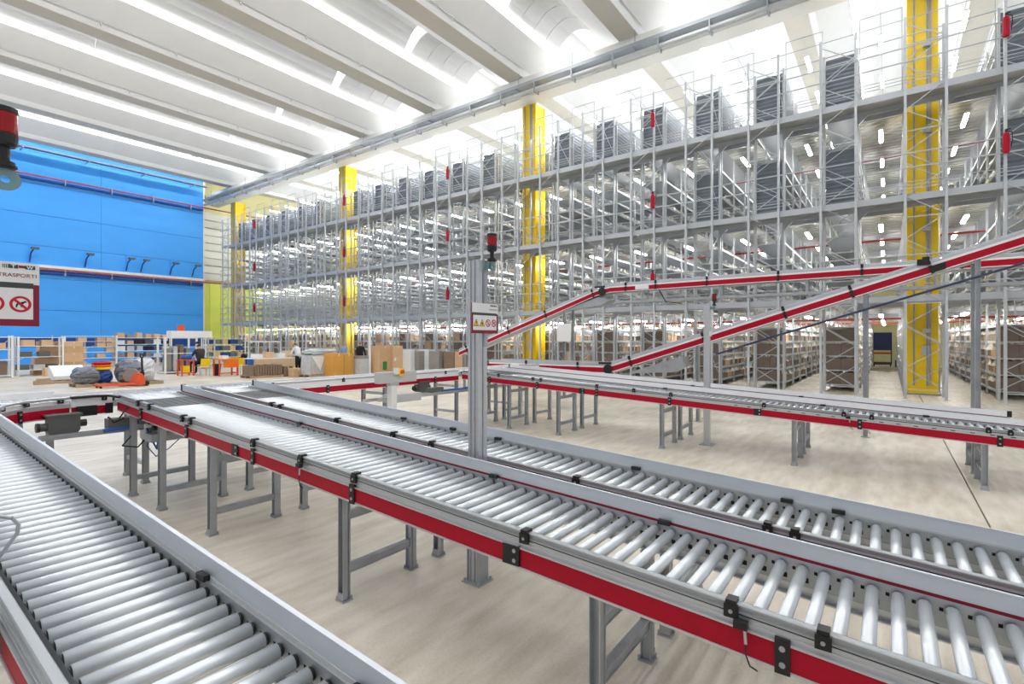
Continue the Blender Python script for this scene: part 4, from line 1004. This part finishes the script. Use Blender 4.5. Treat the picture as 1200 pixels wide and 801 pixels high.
part('frame', MB().path([(-26.05,12.9,.88),(-26.05,12.9,1.7),(-26.05,14.6,1.7),(-26.05,14.6,.88)], .025, 6), 'white', o); part('crossbar', MB().rod((-26.05,13.4,.9),(-26.05,13.4,1.7),.02,6).rod((-26.05,14.0,.9),(-26.05,14.0,1.7),.02,6), 'white', o)
make_pallet('pallet of flat brown cartons in front of the packing table', -24.3, 12.7, 1.0, 1.6)
for i in range(12):
    yy = 11.98+i*.125
    single('flat_carton', MB().box(-24.75,-23.85,yy,yy+.1,.135,.56+.02*(i % 3)), 'brownstack', '%s flat folded brown carton from the left on the front pallet' % ORD[i], 'carton', (-24.3,yy,.135), 'flat cartons on the front pallet')
carton('small brown carton at the feet of the white shirted person', -23.4, 13.9, 0, .5, .5, .42, 'carton')
carton('dark brown box between the pallet of flat cartons and the person', -24.0, 13.75, 0, .4, .45, .5, 'carton_d')
# bundles and boxes behind the main line
make_pallet('pallet under the film wrapped crate beside the ochre boxes', -22.7, 14.4, 1.0, 1.0)
o = thing('wrapped_crate', 'grey film wrapped crate left of the ochre boxes', 'crate', (-22.7, 14.4, .13))
part('crate', MB().box(-23.1,-22.3,14.0,14.85,.135,1.05), 'film', o); part('slats', MB().box(-22.29,-22.27,14.05,14.12,.2,1.0).box(-22.29,-22.27,14.25,14.32,.2,1.0).box(-22.29,-22.27,14.45,14.52,.2,1.0).box(-22.29,-22.27,14.65,14.72,.2,1.0), 'lgrey', o)
part('film', MB().add([(-22.26,14.05,1.0),(-22.26,14.75,1.0),(-22.26,14.5,.3)], [(0,1,2)]), 'white', o)
single('film_heap', lump(-22.9, 14.9, 1.06, 1.0, 1.8, .3, 14), 'film', 'heap of clear film lying on the wrapped crate and ochre boxes', 'film', (-22.9,14.9,1.06))
carton('left ochre box of the pair behind the main conveyor', -21.9, 14.98, 0, .9, .55, 1.14, 'carton3')
carton('right ochre box of the pair behind the main conveyor', -21.9, 15.55, 0, .9, .55, 1.12, 'carton3')
o = thing('wrapped_stack', 'grey film wrapped stack right of the ochre boxes', 'stack', (-21.3, 16.15, 0))
part('stack', MB().box(-21.7,-20.9,15.88,16.45,0,.86), 'film', o); part('top', MB().box(-21.65,-20.95,15.9,16.43,.86,1.0), 'greystack', o)
o = thing('white_post', 'thin white post standing between the grey wrapped stack and the tall cartons', 'post', (-20.8, 16.3, 0))
part('shaft', MB().box(-20.84,-20.76,16.26,16.34,.01,2.2), 'white', o); part('foot', MB().box(-20.95,-20.65,16.15,16.45,0,.012), 'white', o)
o = carton('tall tan carton with a green print, left of the pair of tall cartons', -20.7, 16.85, 0, .8, .75, 1.5, 'carton')
part('print', MB().box(-20.297,-20.29,16.7,16.95,.3,.72), 'green', o)
o = carton('tall tan carton with a white label, right of the green printed one', -20.55, 17.55, 0, .8, .62, 1.5, 'carton2')
part('print', MB().box(-20.147,-20.14,17.3,17.42,.75,.9), 'white', o)
for i, (x, y, w, h, m, lab) in enumerate(((-19.9,18.0,.28,1.3,'white_st','narrow white sheet stack right of the tall cartons'),(-19.6,18.32,.4,1.22,'greystack','grey flat carton stack between two white stacks'),(-19.3,18.75,.45,1.3,'white_st','wide white sheet stack behind the main conveyor'),
      (-18.5,18.72,.55,1.22,'greystack','grey brown carton stack right of the white stack'),(-17.7,18.85,.35,1.2,'brownstack','dark brown carton stack, left of the pair by the sign post'),(-17.1,18.95,.4,1.22,'carton','lighter brown carton stack, just left of the sign post'),(-16.4,18.9,.5,1.2,'brownstack','brown carton stack seen right behind the sign post'))):
    o = thing('carton_stack', lab, 'stack', (x, y, 0))
    n = 6; hh = h/n
    for j in range(n): part('bundle', MB().box(x-.35,x+.35,y-w/2,y+w/2,j*hh+.006,(j+1)*hh), m, o)
# people
def person(label, x, y, rz, pose, shirt, trousers, hat=None, scale=1.0):
    J = {'pelvis':(0,0,.95),'belly':(0,0,1.1),'chest':(0,0,1.3),'neck':(0,0,1.47),'head0':(0,.015,1.56),'head1':(0,.02,1.68)}
    R = {'pelvis':.15,'belly':.135,'chest':.155,'neck':.055,'head0':.08,'head1':.075}
    E = [('pelvis','belly'),('belly','chest'),('chest','neck'),('neck','head0'),('head0','head1')]
    for s, sx in (('l',-1),('r',1)):
        J.update({'sh'+s:(sx*.18,0,1.4),'el'+s:(sx*.24,.03,1.13),'wr'+s:(sx*.22,.14,.9),'ha'+s:(sx*.21,.17,.83),
                  'hip'+s:(sx*.1,0,.88),'kn'+s:(sx*.11,.02,.5),'an'+s:(sx*.11,-.02,.09),'to'+s:(sx*.12,.14,.04)})
        R.update({'sh'+s:.065,'el'+s:.048,'wr'+s:.03,'ha'+s:.032,'hip'+s:.1,'kn'+s:.065,'an'+s:.045,'to'+s:.04})
        E += [('chest','sh'+s),('sh'+s,'el'+s),('el'+s,'wr'+s),('wr'+s,'ha'+s),('pelvis','hip'+s),('hip'+s,'kn'+s),('kn'+s,'an'+s),('an'+s,'to'+s)]
    J.update(pose)
    for s, sx in (('l',-1),('r',1)):     # five fingers from each palm
        w = Vector(J['wr'+s]); h = Vector(J['ha'+s]); d = (h-w).normalized()
        side = d.cross(Vector((0,1,0))) if abs(d.y) < .8 else d.cross(Vector((0,0,1)))
        side.normalize()
        for i, (o2, L) in enumerate(((-.03,.06),(-.01,.085),(.01,.09),(.028,.08))):
            J['f%d%s' % (i,s)] = tuple(h+side*o2+d*L+Vector((0,0,-.015))); R['f%d%s' % (i,s)] = .009; E.append(('ha'+s,'f%d%s' % (i,s)))
        J['th'+s] = tuple(w+d*.05+side*-.055*sx+Vector((0,.03,0))); R['th'+s] = .01; E.append(('wr'+s,'th'+s))
    names = list(J); idx = {n: i for i, n in enumerate(names)}
    me = bpy.data.meshes.new('body'); me.from_pydata([J[n] for n in names], [(idx[a],idx[b]) for a, b in E], [])
    ob = bpy.data.objects.new('body', me); C.objects.link(ob)
    sk = ob.modifiers.new('skin', 'SKIN'); ob.modifiers.new('sub', 'SUBSURF').levels = 1
    for i, n in enumerate(names):
        me.skin_vertices[0].data[i].radius = (R[n], R[n]); me.skin_vertices[0].data[i].use_root = (n == 'pelvis')
    dg = bpy.context.evaluated_depsgraph_get(); m2 = bpy.data.meshes.new_from_object(ob.evaluated_get(dg))
    bpy.data.objects.remove(ob)
    for nm in ('skin', shirt, trousers, 'hair', 'black'): m2.materials.append(M[nm])
    def near(p):
        best = None
        for a, b in E:
            A, B = Vector(J[a]), Vector(J[b]); t2 = max(0, min(1, (p-A).dot(B-A)/max(1e-9,(B-A).length_squared)))
            dd = (p-(A+(B-A)*t2)).length
            if best is None or dd < best[0]: best = (dd, a, b, t2)
        return best
    hc = Vector(J['head1'])
    for poly in m2.polygons:
        p = poly.center; _, a, b, t2 = near(p); mi = 1
        if a.startswith(('hip','kn')) or b.startswith('hip'): mi = 2
        elif a.startswith('an'): mi = 4
        elif a.startswith(('wr','ha','f')) or b.startswith('th'): mi = 0
        elif a in ('neck','head0'): mi = 0
        if a in ('neck','head0') and (p.z > hc.z+.015 or p.y < hc.y-.035) and p.z > J['head0'][2]: mi = 3
        poly.material_index = mi; poly.use_smooth = True
    o = thing('person', label, 'person', (x, y, 0)); o.rotation_euler = (0,0,rz); o.scale = (scale,)*3
    b = link('body', m2, worg(o), o); b.location = (0,0,0)
    fc = MB()
    for sx in (-1,1): fc.cbox((hc.x+sx*.03, hc.y+.074, hc.z-.045), (.02,.012,.01), 1)
    fc.add([(hc.x-.012,hc.y+.07,hc.z-.085),(hc.x+.012,hc.y+.07,hc.z-.085),(hc.x,hc.y+.1,hc.z-.085),(hc.x,hc.y+.072,hc.z-.045)], [(0,1,2),(0,2,3),(2,1,3)], 0)
    fc.cbox((hc.x, hc.y+.07, hc.z-.11), (.04,.012,.008), 2)
    for sx in (-1,1): fc.cbox((hc.x+sx*.078, hc.y, hc.z-.06), (.012,.03,.05), 0)
    q = link('face', fc.mesh('face', ['skin','black','sign_red']), worg(o), o); q.location = (0,0,0)
    if hat:
        q = link('cap', MB().lathe([(.095,.0),(.1,.03),(.07,.09),(.02,.105)], (hc.x,hc.y,hc.z+.0), 14).prism([(hc.y+.06,hc.z+.01),(hc.y+.18,hc.z),(hc.y+.18,hc.z+.012),(hc.y+.06,hc.z+.03)], 'x', hc.x-.08, hc.x+.08).mesh('cap', hat), worg(o), o); q.location = (0,0,0)
    return o
sit = {'pelvis':(0,0,.52),'belly':(0,.02,.68),'chest':(0,.06,.9),'neck':(0,.1,1.06),'head0':(0,.13,1.15),'head1':(0,.15,1.27),
       'shl':(-.19,.06,1.0),'shr':(.19,.06,1.0),'ell':(-.25,.16,.78),'elr':(.25,.16,.78),'wrl':(-.16,.38,.76),'wrr':(.16,.38,.76),'hal':(-.12,.46,.77),'har':(.12,.46,.77),
       'hipl':(-.1,.04,.5),'hipr':(.1,.04,.5),'knl':(-.13,.42,.5),'knr':(.13,.42,.5),'anl':(-.13,.4,.09),'anr':(.13,.4,.09),'tol':(-.13,.55,.04),'tor':(.13,.55,.04)}
sit = {k: (v[0], v[1], v[2]) for k, v in sit.items()}
person('person in dark clothing and cap sitting behind the yellow chair', -28.9, 11.85, math.pi*.6, sit, 'cloth_dark', 'cloth_black', 'cloth_dark', 1.25)
chair('chair hidden under the person in the dark cap', -28.9, 11.85, math.pi*1.6, 'dgrey')
lean = {'belly':(0,.02,1.1),'chest':(0,.09,1.29),'neck':(0,.16,1.45),'head0':(0,.2,1.53),'head1':(0,.24,1.64),'shl':(-.18,.1,1.38),'shr':(.18,.1,1.38),
        'ell':(-.24,.22,1.13),'elr':(.24,.22,1.13),'wrl':(-.15,.42,1.0),'wrr':(.15,.42,1.0),'hal':(-.12,.5,.98),'har':(.12,.5,.98)}
person('person in a white shirt and black trousers leaning to the packing table', -24.1, 14.45, math.pi*.62, lean, 'cloth_white', 'cloth_black')
person('person in a pale blue shirt behind the ochre boxes', -23.0, 16.4, math.pi, {}, 'cloth_blue', 'cloth_black')
person('person in black turned away, standing right of the pale blue shirted one', -22.6, 17.1, .4, {}, 'cloth_black', 'cloth_black')
person('person in a plum coloured top beside the thin white post', -21.9, 17.9, math.pi*1.3, {}, 'cloth_purple', 'cloth_black')
